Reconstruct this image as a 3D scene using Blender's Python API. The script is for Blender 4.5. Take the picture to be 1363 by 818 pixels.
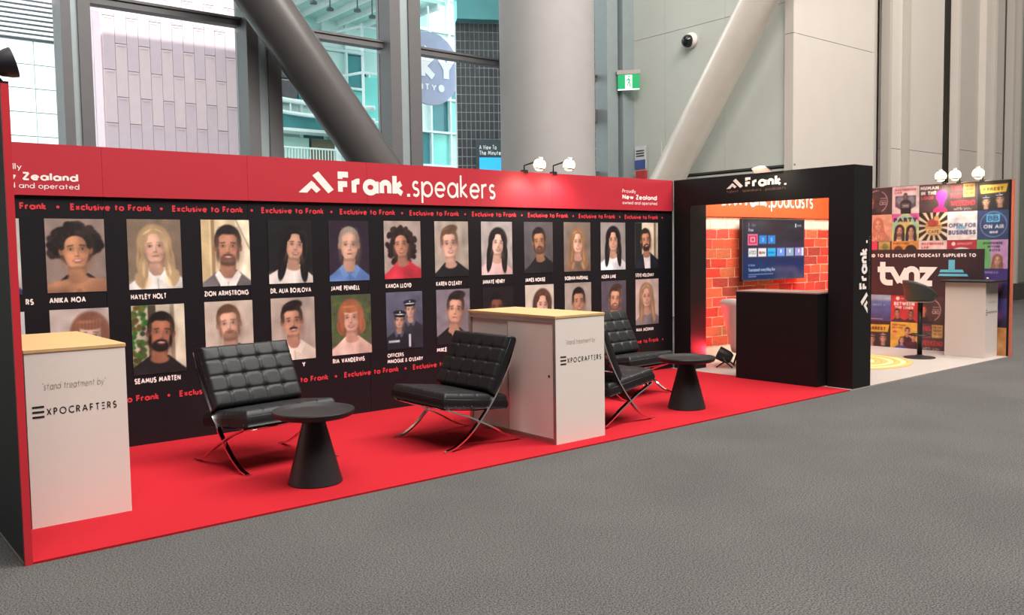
import bpy, math, random
import numpy as np
from mathutils import Vector, Matrix
random.seed(7); rng = np.random.default_rng(7)
for o in list(bpy.data.objects): bpy.data.objects.remove(o)
SC = bpy.context.scene; COL = SC.collection
PI = math.pi

# ------------------------------------------------------------------ camera
cam = bpy.data.objects.new('camera', bpy.data.cameras.new('camera')); COL.objects.link(cam)
yaw, pitch, roll = 0.6866, -0.06506, -0.014785
f_ = Vector((math.sin(yaw)*math.cos(pitch), math.cos(yaw)*math.cos(pitch), math.sin(pitch)))
r_ = Vector((math.cos(yaw), -math.sin(yaw), 0)); u_ = r_.cross(f_)
R_ = r_*math.cos(roll)+u_*math.sin(roll); U_ = -r_*math.sin(roll)+u_*math.cos(roll)
m = Matrix((R_, U_, -f_)).transposed().to_4x4(); m.translation = Vector((-0.8909, -5.0078, 1.5786))
cam.matrix_world = m
cam.data.sensor_width = 36; cam.data.lens = 36*1170.74/1363; cam.data.clip_end = 300
SC.camera = cam

# ------------------------------------------------------------------ world, sun, hall lights, exposure
w = bpy.data.worlds.new('sky'); SC.world = w; w.use_nodes = True
wn = w.node_tree.nodes; bgd = wn['Background']
bgd.inputs[0].default_value = (0.93, 0.96, 1.0, 1); bgd.inputs[1].default_value = 3.2
sun = bpy.data.objects.new('sun', bpy.data.lights.new('sun', 'SUN')); COL.objects.link(sun)
sun.data.energy = 6.5; sun.data.angle = 0.01; sun.data.color = (1, .96, .9)
sun.rotation_euler = (math.radians(90-38.3), 0, math.radians(-6))
def area(name, loc, rot, size, sy, e, col=(1, 1, 1)):
    l = bpy.data.lights.new(name, 'AREA'); l.shape = 'RECTANGLE'; l.size = size; l.size_y = sy; l.energy = e; l.color = col
    o = bpy.data.objects.new(name, l); COL.objects.link(o); o.location = loc; o.rotation_euler = rot; return o
area('hall_light', (2, -5, 15.5), (math.radians(24), 0, 0), 12, 7, 3300, (1, .965, .92))
area('hall_light', (13, -5.5, 15.5), (math.radians(28), 0, 0), 10, 7, 3700, (1, .95, .88))
area('hall_light', (6, 5.5, 16), (0, 0, 0), 14, 4, 800, (1, .96, .92))
SC.view_settings.view_transform = 'Standard'; SC.view_settings.look = 'None'
SC.view_settings.exposure = 0.15; SC.view_settings.gamma = 1
SC.view_settings.use_curve_mapping = False

# ------------------------------------------------------------------ materials
def lin(c): return tuple(((x/255)/12.92 if x/255 <= .04045 else ((x/255+.055)/1.055)**2.4) for x in c)
MATS = {}
def mat(name, rgb, rough=.6, metal=0, var=.06, vs=6, bump=0, bs=200, emit=0, spec=.5, stretch=None, coat=0):
    if name in MATS: return MATS[name]
    m = bpy.data.materials.new(name); m.use_nodes = True; nt = m.node_tree; N = nt.nodes; b = N['Principled BSDF']
    c = lin(rgb)
    tc = N.new('ShaderNodeTexCoord'); src = tc.outputs['Object']
    if stretch:
        mp = N.new('ShaderNodeMapping'); mp.inputs['Scale'].default_value = stretch; nt.links.new(src, mp.inputs[0]); src = mp.outputs[0]
    nz = N.new('ShaderNodeTexNoise'); nz.inputs['Scale'].default_value = vs; nz.inputs['Detail'].default_value = 4
    nt.links.new(src, nz.inputs['Vector'])
    mx = N.new('ShaderNodeMix'); mx.data_type = 'RGBA'; nt.links.new(nz.outputs[0], mx.inputs[0])
    mx.inputs[6].default_value = (*[x*(1-var*2) for x in c], 1); mx.inputs[7].default_value = (*[min(1, x*(1+var*2)) for x in c], 1)
    nt.links.new(mx.outputs[2], b.inputs['Base Color'])
    b.inputs['Roughness'].default_value = rough; b.inputs['Metallic'].default_value = metal
    b.inputs['Specular IOR Level'].default_value = spec
    if coat: b.inputs['Coat Weight'].default_value = coat
    if emit:
        b.inputs['Emission Color'].default_value = (*c, 1); b.inputs['Emission Strength'].default_value = emit
    if bump:
        n2 = N.new('ShaderNodeTexNoise'); n2.inputs['Scale'].default_value = bs; n2.inputs['Detail'].default_value = 3
        nt.links.new(src, n2.inputs['Vector'])
        bp = N.new('ShaderNodeBump'); bp.inputs['Strength'].default_value = bump; bp.inputs['Distance'].default_value = .01
        nt.links.new(n2.outputs[0], bp.inputs['Height']); nt.links.new(bp.outputs[0], b.inputs['Normal'])
    MATS[name] = m; return m
def print_mat(name, emit=0, rough=.5):
    m = bpy.data.materials.new(name); m.use_nodes = True; nt = m.node_tree; b = nt.nodes['Principled BSDF']
    a = nt.nodes.new('ShaderNodeAttribute'); a.attribute_name = 'print'
    b.inputs['Roughness'].default_value = rough
    if emit:
        b.inputs['Base Color'].default_value = (.01, .01, .012, 1)
        nt.links.new(a.outputs['Color'], b.inputs['Emission Color']); b.inputs['Emission Strength'].default_value = emit
    else: nt.links.new(a.outputs['Color'], b.inputs['Base Color'])
    return m
def glass_mat(name, tint, refl=.08):
    m = bpy.data.materials.new(name); m.use_nodes = True; nt = m.node_tree; N = nt.nodes; N.remove(N['Principled BSDF'])
    t = N.new('ShaderNodeBsdfTransparent'); t.inputs[0].default_value = (*tint, 1)
    g = N.new('ShaderNodeBsdfGlossy'); g.inputs['Roughness'].default_value = .02
    x = N.new('ShaderNodeMixShader'); fr = N.new('ShaderNodeFresnel'); fr.inputs[0].default_value = 1.35
    nt.links.new(fr.outputs[0], x.inputs[0]); nt.links.new(t.outputs[0], x.inputs[1]); nt.links.new(g.outputs[0], x.inputs[2])
    nt.links.new(x.outputs[0], N['Material Output'].inputs[0]); return m
def wood_mat():
    m = mat('pale_plywood', (204, 166, 114), .45, var=.1, vs=5, stretch=(3, 30, 3)); return m

CARPET = mat('grey_carpet', (88, 86, 85), .95, var=.5, vs=120, bump=.4, bs=260, spec=.1)
def patches(m, sc, lo):
    nt = m.node_tree; N = nt.nodes; b = N['Principled BSDF']; src = b.inputs['Base Color'].links[0].from_socket
    n = N.new('ShaderNodeTexNoise'); n.inputs['Scale'].default_value = sc; n.inputs['Detail'].default_value = 5; tc = N.new('ShaderNodeTexCoord'); nt.links.new(tc.outputs['Object'], n.inputs['Vector'])
    k = [n_ for n_ in N if n_.type == 'MIX'][0]; k2 = N.new('ShaderNodeMapRange'); k2.inputs['From Min'].default_value = .26; k2.inputs['From Max'].default_value = .74; nt.links.new(k.inputs[0].links[0].from_socket, k2.inputs[0]); nt.links.new(k2.outputs[0], k.inputs[0])
    r = N.new('ShaderNodeMapRange'); r.inputs['From Min'].default_value = .35; r.inputs['From Max'].default_value = .65; r.inputs['To Min'].default_value = lo; nt.links.new(n.outputs[0], r.inputs[0])
    mx = N.new('ShaderNodeMix'); mx.data_type = 'RGBA'; mx.blend_type = 'MULTIPLY'; mx.inputs[0].default_value = 1; nt.links.new(src, mx.inputs[6]); nt.links.new(r.outputs[0], mx.inputs[7]); nt.links.new(mx.outputs[2], b.inputs['Base Color'])
patches(CARPET, .9, .86)
RED = mat('red_carpet', (170, 30, 40), .9, var=.04, vs=90, bump=.2, bs=300, spec=.1)
PALE = mat('pale_floor', (160, 151, 145), .6, var=.03)
BLACK = mat('black_panel', (20, 17, 22), .5, var=.05, spec=.35)
KIOSKB = mat('black_laminate', (19, 16, 17), .55, var=.05, spec=.3)
FINB = mat('charcoal_fabric', (36, 42, 50), .7, var=.05)
BANNER = mat('red_banner', (180, 40, 54), .5, var=.03)
FINR = mat('red_edge', (205, 42, 54), .5)
WHITEINK = mat('white_ink', (246, 232, 226), .5, var=.01)
REDINK = mat('red_ink', (206, 52, 64), .5, var=.01)
WHITE = mat('white_laminate', (226, 214, 206), .45, var=.015)
INK = mat('black_ink', (28, 24, 24), .5)
PENCIL = mat('grey_ink', (150, 136, 130), .6)
WOOD = wood_mat()
ALU = mat('aluminium', (186, 176, 172), .3, .85, var=.03)
CHROME = mat('chrome', (225, 222, 220), .08, 1, var=.02)
LEATHER = mat('black_leather', (22, 23, 25), .46, var=.12, vs=9, bump=.08, bs=120, spec=.35)
LEATHER2 = mat('dark_leather_strap', (24, 22, 24), .5)
TABLE = mat('black_powder_coat', (30, 30, 32), .45, var=.05, spec=.5)
BLKPL = mat('black_plastic', (24, 24, 26), .45)
CONC = mat('painted_concrete', (156, 152, 151), .7, var=.03, vs=3)
BRACE = mat('grey_painted_steel', (102, 98, 98), .36, .4, var=.05, vs=3)
BRACE2 = mat('brushed_steel_cladding', (226, 216, 206), .35, .3, var=.04, vs=4)
MULL = mat('mullion_grey', (98, 96, 97), .5, .2, var=.04)
MULL2 = mat('mullion_light', (150, 160, 162), .4, .3, var=.04)
GWALL = mat('grey_wall_panel', (190, 192, 184), .75, var=.03, vs=2, bump=.1, bs=60)
BWALL = mat('beige_wall_panel', (194, 185, 177), .7, var=.02, vs=2)
BWALL2 = mat('taupe_wall_panel', (176, 168, 160), .7, var=.02, vs=2)
DWALL = mat('dark_recess', (60, 58, 56), .7)
ORANGE = mat('orange_banner', (232, 92, 46), .5, var=.03)
MORTAR = mat('mortar_print', (226, 178, 150), .7, var=.25, vs=20)
GLASS = glass_mat('clear_glass', (.93, .97, .96))
PRINT = print_mat('printed_ink'); SCREEN = print_mat('screen_pixels', 1.0, .12)
BULB = mat('lamp_glow', (255, 226, 165), .5, emit=6)
REDBULB = mat('red_lamp_glow', (255, 40, 40), .5, emit=15)

# ------------------------------------------------------------------ mesh builder
class MB:
    def __init__(s): s.v = []; s.f = []; s.mi = []; s.cur = 0
    def add(s, vs, fs):
        n = len(s.v); s.v += [tuple(x) for x in vs]; s.f += [tuple(i+n for i in f) for f in fs]; s.mi += [s.cur]*len(fs); return s
    def box(s, a, b, M=None):
        x0, y0, z0 = a; x1, y1, z1 = b
        vs = [(x0,y0,z0),(x1,y0,z0),(x1,y1,z0),(x0,y1,z0),(x0,y0,z1),(x1,y0,z1),(x1,y1,z1),(x0,y1,z1)]
        if M is not None: vs = [M @ Vector(v) for v in vs]
        return s.add(vs, [(0,3,2,1),(4,5,6,7),(0,1,5,4),(1,2,6,5),(2,3,7,6),(3,0,4,7)])
    def bevbox(s, a, b, r=.004):   # box with chamfered vertical edges and top rim
        x0, y0, z0 = a; x1, y1, z1 = b
        p = [(x0+r,y0),(x1-r,y0),(x1,y0+r),(x1,y1-r),(x1-r,y1),(x0+r,y1),(x0,y1-r),(x0,y0+r)]
        q = [(x0+2*r,y0+r),(x1-2*r,y0+r),(x1-r,y0+2*r),(x1-r,y1-2*r),(x1-2*r,y1-r),(x0+2*r,y1-r),(x0+r,y1-2*r),(x0+r,y0+2*r)]
        vs = [(*i, z0) for i in p]+[(*i, z1-r) for i in p]+[(*i, z1) for i in q]
        fs = [tuple(range(7,-1,-1)), tuple(range(16,24))]
        for k in range(2):
            for i in range(8): j = (i+1) % 8; fs.append((k*8+i, k*8+j, k*8+8+j, k*8+8+i))
        return s.add(vs, fs)
    def tube(s, pts, r, n=12, cap=True, closed=False):
        pts = [Vector(p) for p in pts]; rs = r if isinstance(r, (list, tuple)) else [r]*len(pts)
        N = len(pts); rings = []; up = None
        for i, p in enumerate(pts):
            if closed: t = (pts[(i+1) % N]-pts[i-1]).normalized()
            else: t = (pts[min(i+1, N-1)]-pts[max(i-1, 0)]).normalized()
            if up is None: up = Vector((0,0,1)) if abs(t.z) < .9 else Vector((1,0,0))
            a = t.cross(up).normalized(); b = a.cross(t).normalized(); up = b
            rings.append([p+(a*math.cos(2*PI*k/n)+b*math.sin(2*PI*k/n))*rs[i] for k in range(n)])
        vs = [v for q in rings for v in q]; fs = []
        for i in range(N if closed else N-1):
            i2 = (i+1) % N
            for k in range(n): k2 = (k+1) % n; fs.append((i*n+k, i*n+k2, i2*n+k2, i2*n+k))
        if cap and not closed: fs += [tuple(range(n-1,-1,-1)), tuple((N-1)*n+k for k in range(n))]
        return s.add(vs, fs)
    def bar(s, pts, w, t, side=(0,1,0)):     # flat bar: width w along side, thickness t in the plane of the path
        pts = [Vector(p) for p in pts]; S = Vector(side); vs = []; N = len(pts)
        for i, p in enumerate(pts):
            d = (pts[min(i+1,N-1)]-pts[max(i-1,0)]).normalized(); nrm = S.cross(d).normalized()
            for a, b in ((-1,-1),(1,-1),(1,1),(-1,1)): vs.append(p+S*(a*w/2)+nrm*(b*t/2))
        fs = [(0,1,2,3), tuple((N-1)*4+k for k in (3,2,1,0))]
        for i in range(N-1):
            for k in range(4): k2 = (k+1) % 4; fs.append((i*4+k, (i+1)*4+k, (i+1)*4+k2, i*4+k2))
        return s.add(vs, fs)
    def lathe(s, prof, c=(0,0,0), n=40, axis=None):
        vs = []; fs = []; P = len(prof)
        for k in range(n):
            a = 2*PI*k/n
            for r, z in prof: vs.append(Vector((r*math.cos(a), r*math.sin(a), z)))
        for k in range(n):
            k2 = (k+1) % n
            for i in range(P-1): fs.append((k*P+i, k2*P+i, k2*P+i+1, k*P+i+1))
        if axis is not None:
            q = Vector((0,0,1)).rotation_difference(Vector(axis)); vs = [q @ v for v in vs]
        return s.add([v+Vector(c) for v in vs], fs)
    def build(s, name, mats, parent=None, smooth=False, auto=False):
        me = bpy.data.meshes.new(name); me.from_pydata(s.v, [], s.f)
        for q in (mats if isinstance(mats, (list, tuple)) else [mats]): me.materials.append(q)
        if len(me.materials) > 1: me.polygons.foreach_set('material_index', s.mi)
        if smooth: me.polygons.foreach_set('use_smooth', [True]*len(me.polygons))
        me.update()
        if smooth and auto:
            import bmesh
            bm = bmesh.new(); bm.from_mesh(me); bmesh.ops.remove_doubles(bm, verts=bm.verts, dist=1e-5)
            for e in bm.edges:
                if len(e.link_faces) == 2 and e.calc_face_angle(0) > math.radians(35): e.smooth = False
            bm.to_mesh(me); bm.free()
        o = bpy.data.objects.new(name, me); COL.objects.link(o)
        attach(o, parent); return o
def wloc(o):
    v = Vector(o.location)
    return v + (wloc(o.parent) if o.parent else Vector())
def attach(o, parent):
    if parent is not None:
        o.parent = parent
        if parent.get('_abs'): o.location = -wloc(parent)
        if not parent.get('_loc'): o['_abs'] = 1
def thing(name, label, cat, loc=(0,0,0), rz=0, group=None, local=False, kind=None):
    o = bpy.data.objects.new(name, None); COL.objects.link(o); o.location = loc; o.rotation_euler = (0,0,rz); o.empty_display_size = .1
    if label: o['label'] = label; o['category'] = cat
    if group: o['group'] = group
    if kind: o['kind'] = kind
    o['_loc' if local else '_abs'] = 1
    return o
def tag(o, label=None, cat=None, group=None, kind=None):
    if label: o['label'] = label
    if cat: o['category'] = cat
    if group: o['group'] = group
    if kind: o['kind'] = kind
    return o
def struct(name, mb, m, label=None, parent=None, **k):
    o = mb.build(name, m, parent, **k); o['kind'] = 'structure'
    if label: o['label'] = label
    return o
def sroot(name, loc, label): 
    o = thing(name, None, None, loc, kind='structure'); o['label'] = label; return o
def B(a, b): return MB().box(a, b)
def copy_tree(o, parent=None):
    c = o.copy(); COL.objects.link(c)
    if parent is not None: c.parent = parent
    for ch in list(o.children): copy_tree(ch, c)
    return c

# ------------------------------------------------------------------ stroke lettering
def ar(cx, cy, rx, ry, a0, a1, n=None):
    n = n or max(3, int(abs(a1-a0)/18)); return [(cx+rx*math.cos(math.radians(a0+(a1-a0)*i/n)), cy+ry*math.sin(math.radians(a0+(a1-a0)*i/n))) for i in range(n+1)]
x = .64
def S_(w, h): return ar(w/2, h*.75, w/2*.92, h*.25, 35, 270)+ar(w/2, h*.25, w/2, h*.25, 90, -145)[1:]
G = {
 'A': (.72, [[(0,0),(.36,1),(.72,0)], [(.13,.34),(.59,.34)]]), 'B': (.46, [[(0,0),(0,1),(.22,1)]+ar(.22,.77,.2,.23,90,-90)+[(0,.54)], ar(.24,.27,.22,.27,90,-90), [(0,0),(.24,0)], [(.22,.54),(.26,.54)]]),
 'C': (.7, [ar(.45,.5,.45,.5,48,312)]), 'D': (.6, [[(0,0),(0,1),(.15,1)]+ar(.15,.5,.45,.5,90,-90)+[(0,0)]]), 'E': (.42, [[(.42,1),(0,1),(0,0),(.42,0)], [(0,.52),(.38,.52)]]),
 'F': (.42, [[(.42,1),(0,1),(0,0)], [(0,.5),(.38,.5)]]), 'G': (.82, [ar(.46,.5,.46,.5,45,360)+[(.55,.5)]]), 'H': (.56, [[(0,0),(0,1)], [(.56,0),(.56,1)], [(0,.52),(.56,.52)]]),
 'I': (0, [[(0,0),(0,1)]]), 'J': (.26, [[(.26,1),(.26,.18)]+ar(.1,.18,.16,.18,0,-120)]), 'K': (.5, [[(0,0),(0,1)], [(.46,1),(.02,.5),(.5,0)]]), 'L': (.36, [[(0,1),(0,0),(.36,0)]]),
 'M': (.78, [[(0,0),(.1,1),(.39,.25),(.68,1),(.78,0)]]), 'N': (.6, [[(0,0),(0,1),(.6,0),(.6,1)]]), 'O': (.92, [ar(.46,.5,.46,.5,0,360)]), 'P': (.42, [[(0,0),(0,1),(.18,1)]+ar(.18,.73,.24,.27,90,-90)+[(0,.46)]]),
 'Q': (.92, [ar(.46,.5,.46,.5,0,360), [(.55,.3),(.9,-.05)]]), 'R': (.46, [[(0,0),(0,1),(.18,1)]+ar(.18,.74,.24,.26,90,-90)+[(0,.48)], [(.2,.48),(.46,0)]]), 'S': (.46, [S_(.46,1)]),
 'T': (.5, [[(0,1),(.5,1)], [(.25,1),(.25,0)]]), 'U': (.52, [[(0,1),(0,.27)]+ar(.26,.27,.26,.27,180,360)+[(.52,1)]]), 'V': (.64, [[(0,1),(.32,0),(.64,1)]]), 'W': (.98, [[(0,1),(.25,0),(.49,.9),(.73,0),(.98,1)]]),
 'X': (.58, [[(0,0),(.58,1)], [(0,1),(.58,0)]]), 'Y': (.58, [[(0,1),(.29,.48),(.58,1)], [(.29,.48),(.29,0)]]), 'Z': (.52, [[(0,1),(.52,1),(0,0),(.52,0)]]),
 '&': (.6, [[(.6,0),(.12,.72)]+ar(.26,.82,.16,.18,200,-30)+[(.1,.42)]+ar(.24,.22,.24,.22,130,330)+[(.6,.42)]]), "'": (0, [[(0,1),(0,.78)]]), '.': (0, [[(0,.0),(0,.02)]]), '"': (.14, [[(0,1),(0,.8)],[(.14,1),(.14,.8)]]), '-': (.25, [[(0,.36),(.25,.36)]]),
 '3': (.44, [ar(.22,.76,.2,.24,150,-90), ar(.22,.27,.22,.27,90,-150)]), '1': (.2, [[(0,.8),(.2,1),(.2,0)]]), '5': (.42, [[(.4,1),(.08,1),(.04,.58)]+ar(.2,.32,.22,.32,110,-140)]), '•': (.1, [[(0,.42),(.1,.42)]]),
 'a': (.62, [ar(.29,x/2,.29,x/2,0,360), [(.62,x+.03),(.62,-.03)]]), 'b': (.62, [ar(.33,x/2,.29,x/2,0,360), [(0,1.06),(0,0)]]), 'c': (.46, [ar(.3,x/2,.3,x/2,50,310)]), 'd': (.62, [ar(.29,x/2,.29,x/2,0,360), [(.62,1.06),(.62,-.03)]]),
 'e': (.58, [[(.02,x/2),(.58,x/2)]+ar(.29,x/2,.29,x/2,0,320)[1:]]), 'f': (.36, [ar(.32,.88,.16,.17,80,180)+[(.16,0)], [(0,x),(.36,x)]]), 'g': (.56, [ar(.28,x/2,.28,x/2,0,360), [(.56,x),(.56,-.08)]+ar(.29,-.08,.27,.22,0,-150)[1:]]),
 'h': (.42, [[(0,0),(0,1.06)], ar(.21,x-.22,.21,.22,180,0)+[(.42,0)]]), 'i': (0, [[(0,-.03),(0,x+.03)], [(0,.9),(0,1.02)]]), 'j': (0, [[(0,x),(0,-.28)], [(0,.9),(0,.93)]]), 'k': (.42, [[(0,0),(0,1.06)], [(.38,x),(.02,.34),(.42,0)]]), 'l': (0, [[(0,0),(0,1.06)]]),
 'm': (.76, [[(0,0),(0,x)], ar(.19,x-.2,.19,.2,180,0)+[(.38,0)], ar(.57,x-.2,.19,.2,180,0)+[(.76,0)]]), 'n': (.42, [[(0,0),(0,x)], ar(.21,x-.22,.21,.22,180,0)+[(.42,0)]]), 'o': (.6, [ar(.3,x/2,.3,x/2,0,360)]),
 'p': (.62, [ar(.33,x/2,.29,x/2,0,360), [(0,x+.03),(0,-.34)]]), 'q': (.56, [ar(.28,x/2,.28,x/2,0,360), [(.56,x),(.56,-.34)]]), 'r': (.30, [[(0,-.03),(0,x+.03)], ar(.24,x-.22,.24,.22,180,75)]), 's': (.34, [S_(.34,x)]),
 't': (.40, [[(.18,.96),(.18,0)], [(0,x),(.40,x)]]), 'u': (.42, [[(0,x),(0,.22)]+ar(.21,.22,.21,.22,180,360)+[(.42,x)], ]), 'v': (.46, [[(0,x),(.23,0),(.46,x)]]), 'w': (.74, [[(0,x),(.19,0),(.37,x),(.55,0),(.74,x)]]),
 'x': (.44, [[(0,0),(.44,x)], [(0,x),(.44,0)]]), 'y': (.48, [[(0,x),(.25,0)], [(.48,x),(.1,-.34)]]), 'z': (.42, [[(0,x),(.42,x),(0,0),(.42,0)]]), ' ': (.18, []),
 'Φ': (.42, [[(.42,1),(0,1),(0,.74)], [(0,0),(0,.45),(.36,.45)]]),
 'Ξ': (.42, [[(.42,1),(0,1)], [(0,.5),(.38,.5)], [(0,0),(.42,0)]]),
}
def strokes(s, w=.16, gap=.12):
    out = []; cx = 0
    for ch in s:
        wd, ps = G[ch]
        if ch in '.•': q = 0 if ch == '.' else .3; out.append([(cx+w/2, q), (cx+w/2, q+w)]); ps = []
        for p in ps:
            cur = [p[0]]
            for i in range(1, len(p)):
                cur.append(p[i])
                if 0 < i < len(p)-1:
                    u = (p[i][0]-p[i-1][0], p[i][1]-p[i-1][1]); v = (p[i+1][0]-p[i][0], p[i+1][1]-p[i][1])
                    if u[0]*v[0]+u[1]*v[1] < -.12*math.hypot(*u)*math.hypot(*v): out.append([(cx+w/2+a, w/2+b*(1-w)) for a, b in cur]); cur = [p[i]]
            out.append([(cx+w/2+a, w/2+b*(1-w)) for a, b in cur])
        cx += wd+w+gap
    return out, cx-gap
def thick(p, w):
    p = [q for i, q in enumerate(p) if i == 0 or math.dist(q, p[i-1]) > 1e-5]
    if len(p) < 2: return [], []
    n = len(p); closed = n > 3 and math.dist(p[0], p[-1]) < 1e-6
    if closed: p = p[:-1]; n -= 1
    L = []; R = []
    for i in range(n):
        a = p[i-1] if (i or closed) else None; c = p[(i+1) % n] if (i < n-1 or closed) else None; b = p[i]
        def nd(u, v): d = math.dist(u, v) or 1e-9; return ((v[0]-u[0])/d, (v[1]-u[1])/d)
        d1 = nd(a, b) if a else nd(b, c); d2 = nd(b, c) if c else d1
        nx, ny = -(d1[1]+d2[1]), d1[0]+d2[0]; l = math.hypot(nx, ny) or 1e-9; nx /= l; ny /= l
        k = 1/max(.45, nx*-d1[1]+ny*d1[0])
        L.append((b[0]+nx*w/2*k, b[1]+ny*w/2*k)); R.append((b[0]-nx*w/2*k, b[1]-ny*w/2*k))
    vs = L+R; fs = [(i, n+i, n+(i+1) % n, (i+1) % n) for i in range(n if closed else n-1)]
    return vs, fs
def place(mb, vs, fs, org, xd, yd):
    o = Vector(org); X = Vector(xd); Y = Vector(yd); return mb.add([o+X*a+Y*b for a, b in vs], fs)
FY = ((1,0,0),(0,0,1)); FX = ((0,-1,0),(0,0,1))
def text(name, s, org, width, h, m, parent, ax=FY, w=.16, gap=.12, label=None, slant=0, mb=None):
    ps, tot = strokes(s, w, gap); k = width/tot if width else h; own = mb is None; mb = mb or MB()
    nv_ = Vector(ax[0]).cross(Vector(ax[1]))
    for i, p in enumerate(ps):
        vs, fs = thick(p, w); place(mb, [(a*k+b*h*slant, b*h) for a, b in vs], fs, Vector(org)+nv_*.00045*(i % 3), *ax)
    if own:
        o = mb.build(name, m, parent)
        if label: o['label'] = label
        return o
LIFT = [0]
def poly(mb, pts, org, ax): LIFT[0] = (LIFT[0]+1) % 3; org = Vector(org)+Vector(ax[0]).cross(Vector(ax[1]))*.0005*LIFT[0]; place(mb, pts, [tuple(range(len(pts)))], org, *ax)
def mountain(mb, org, W, H, ax):      # two chevrons logo
    def S(p): return [(a*W, b*H) for a, b in p]
    poly(mb, S([(0,0),(.37,.56),(.48,.42),(.24,0)][0:4]), org, ax); poly(mb, S([(.37,.56),(.62,.16),(.5,0),(.27,.36)]), org, ax)
    poly(mb, S([(.40,.80),(.57,1),(1,.18),(.84,0)]), org, ax); poly(mb, S([(.40,.80),(.57,1),(.62,.62),(.50,.72)]), org, ax)

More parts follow.
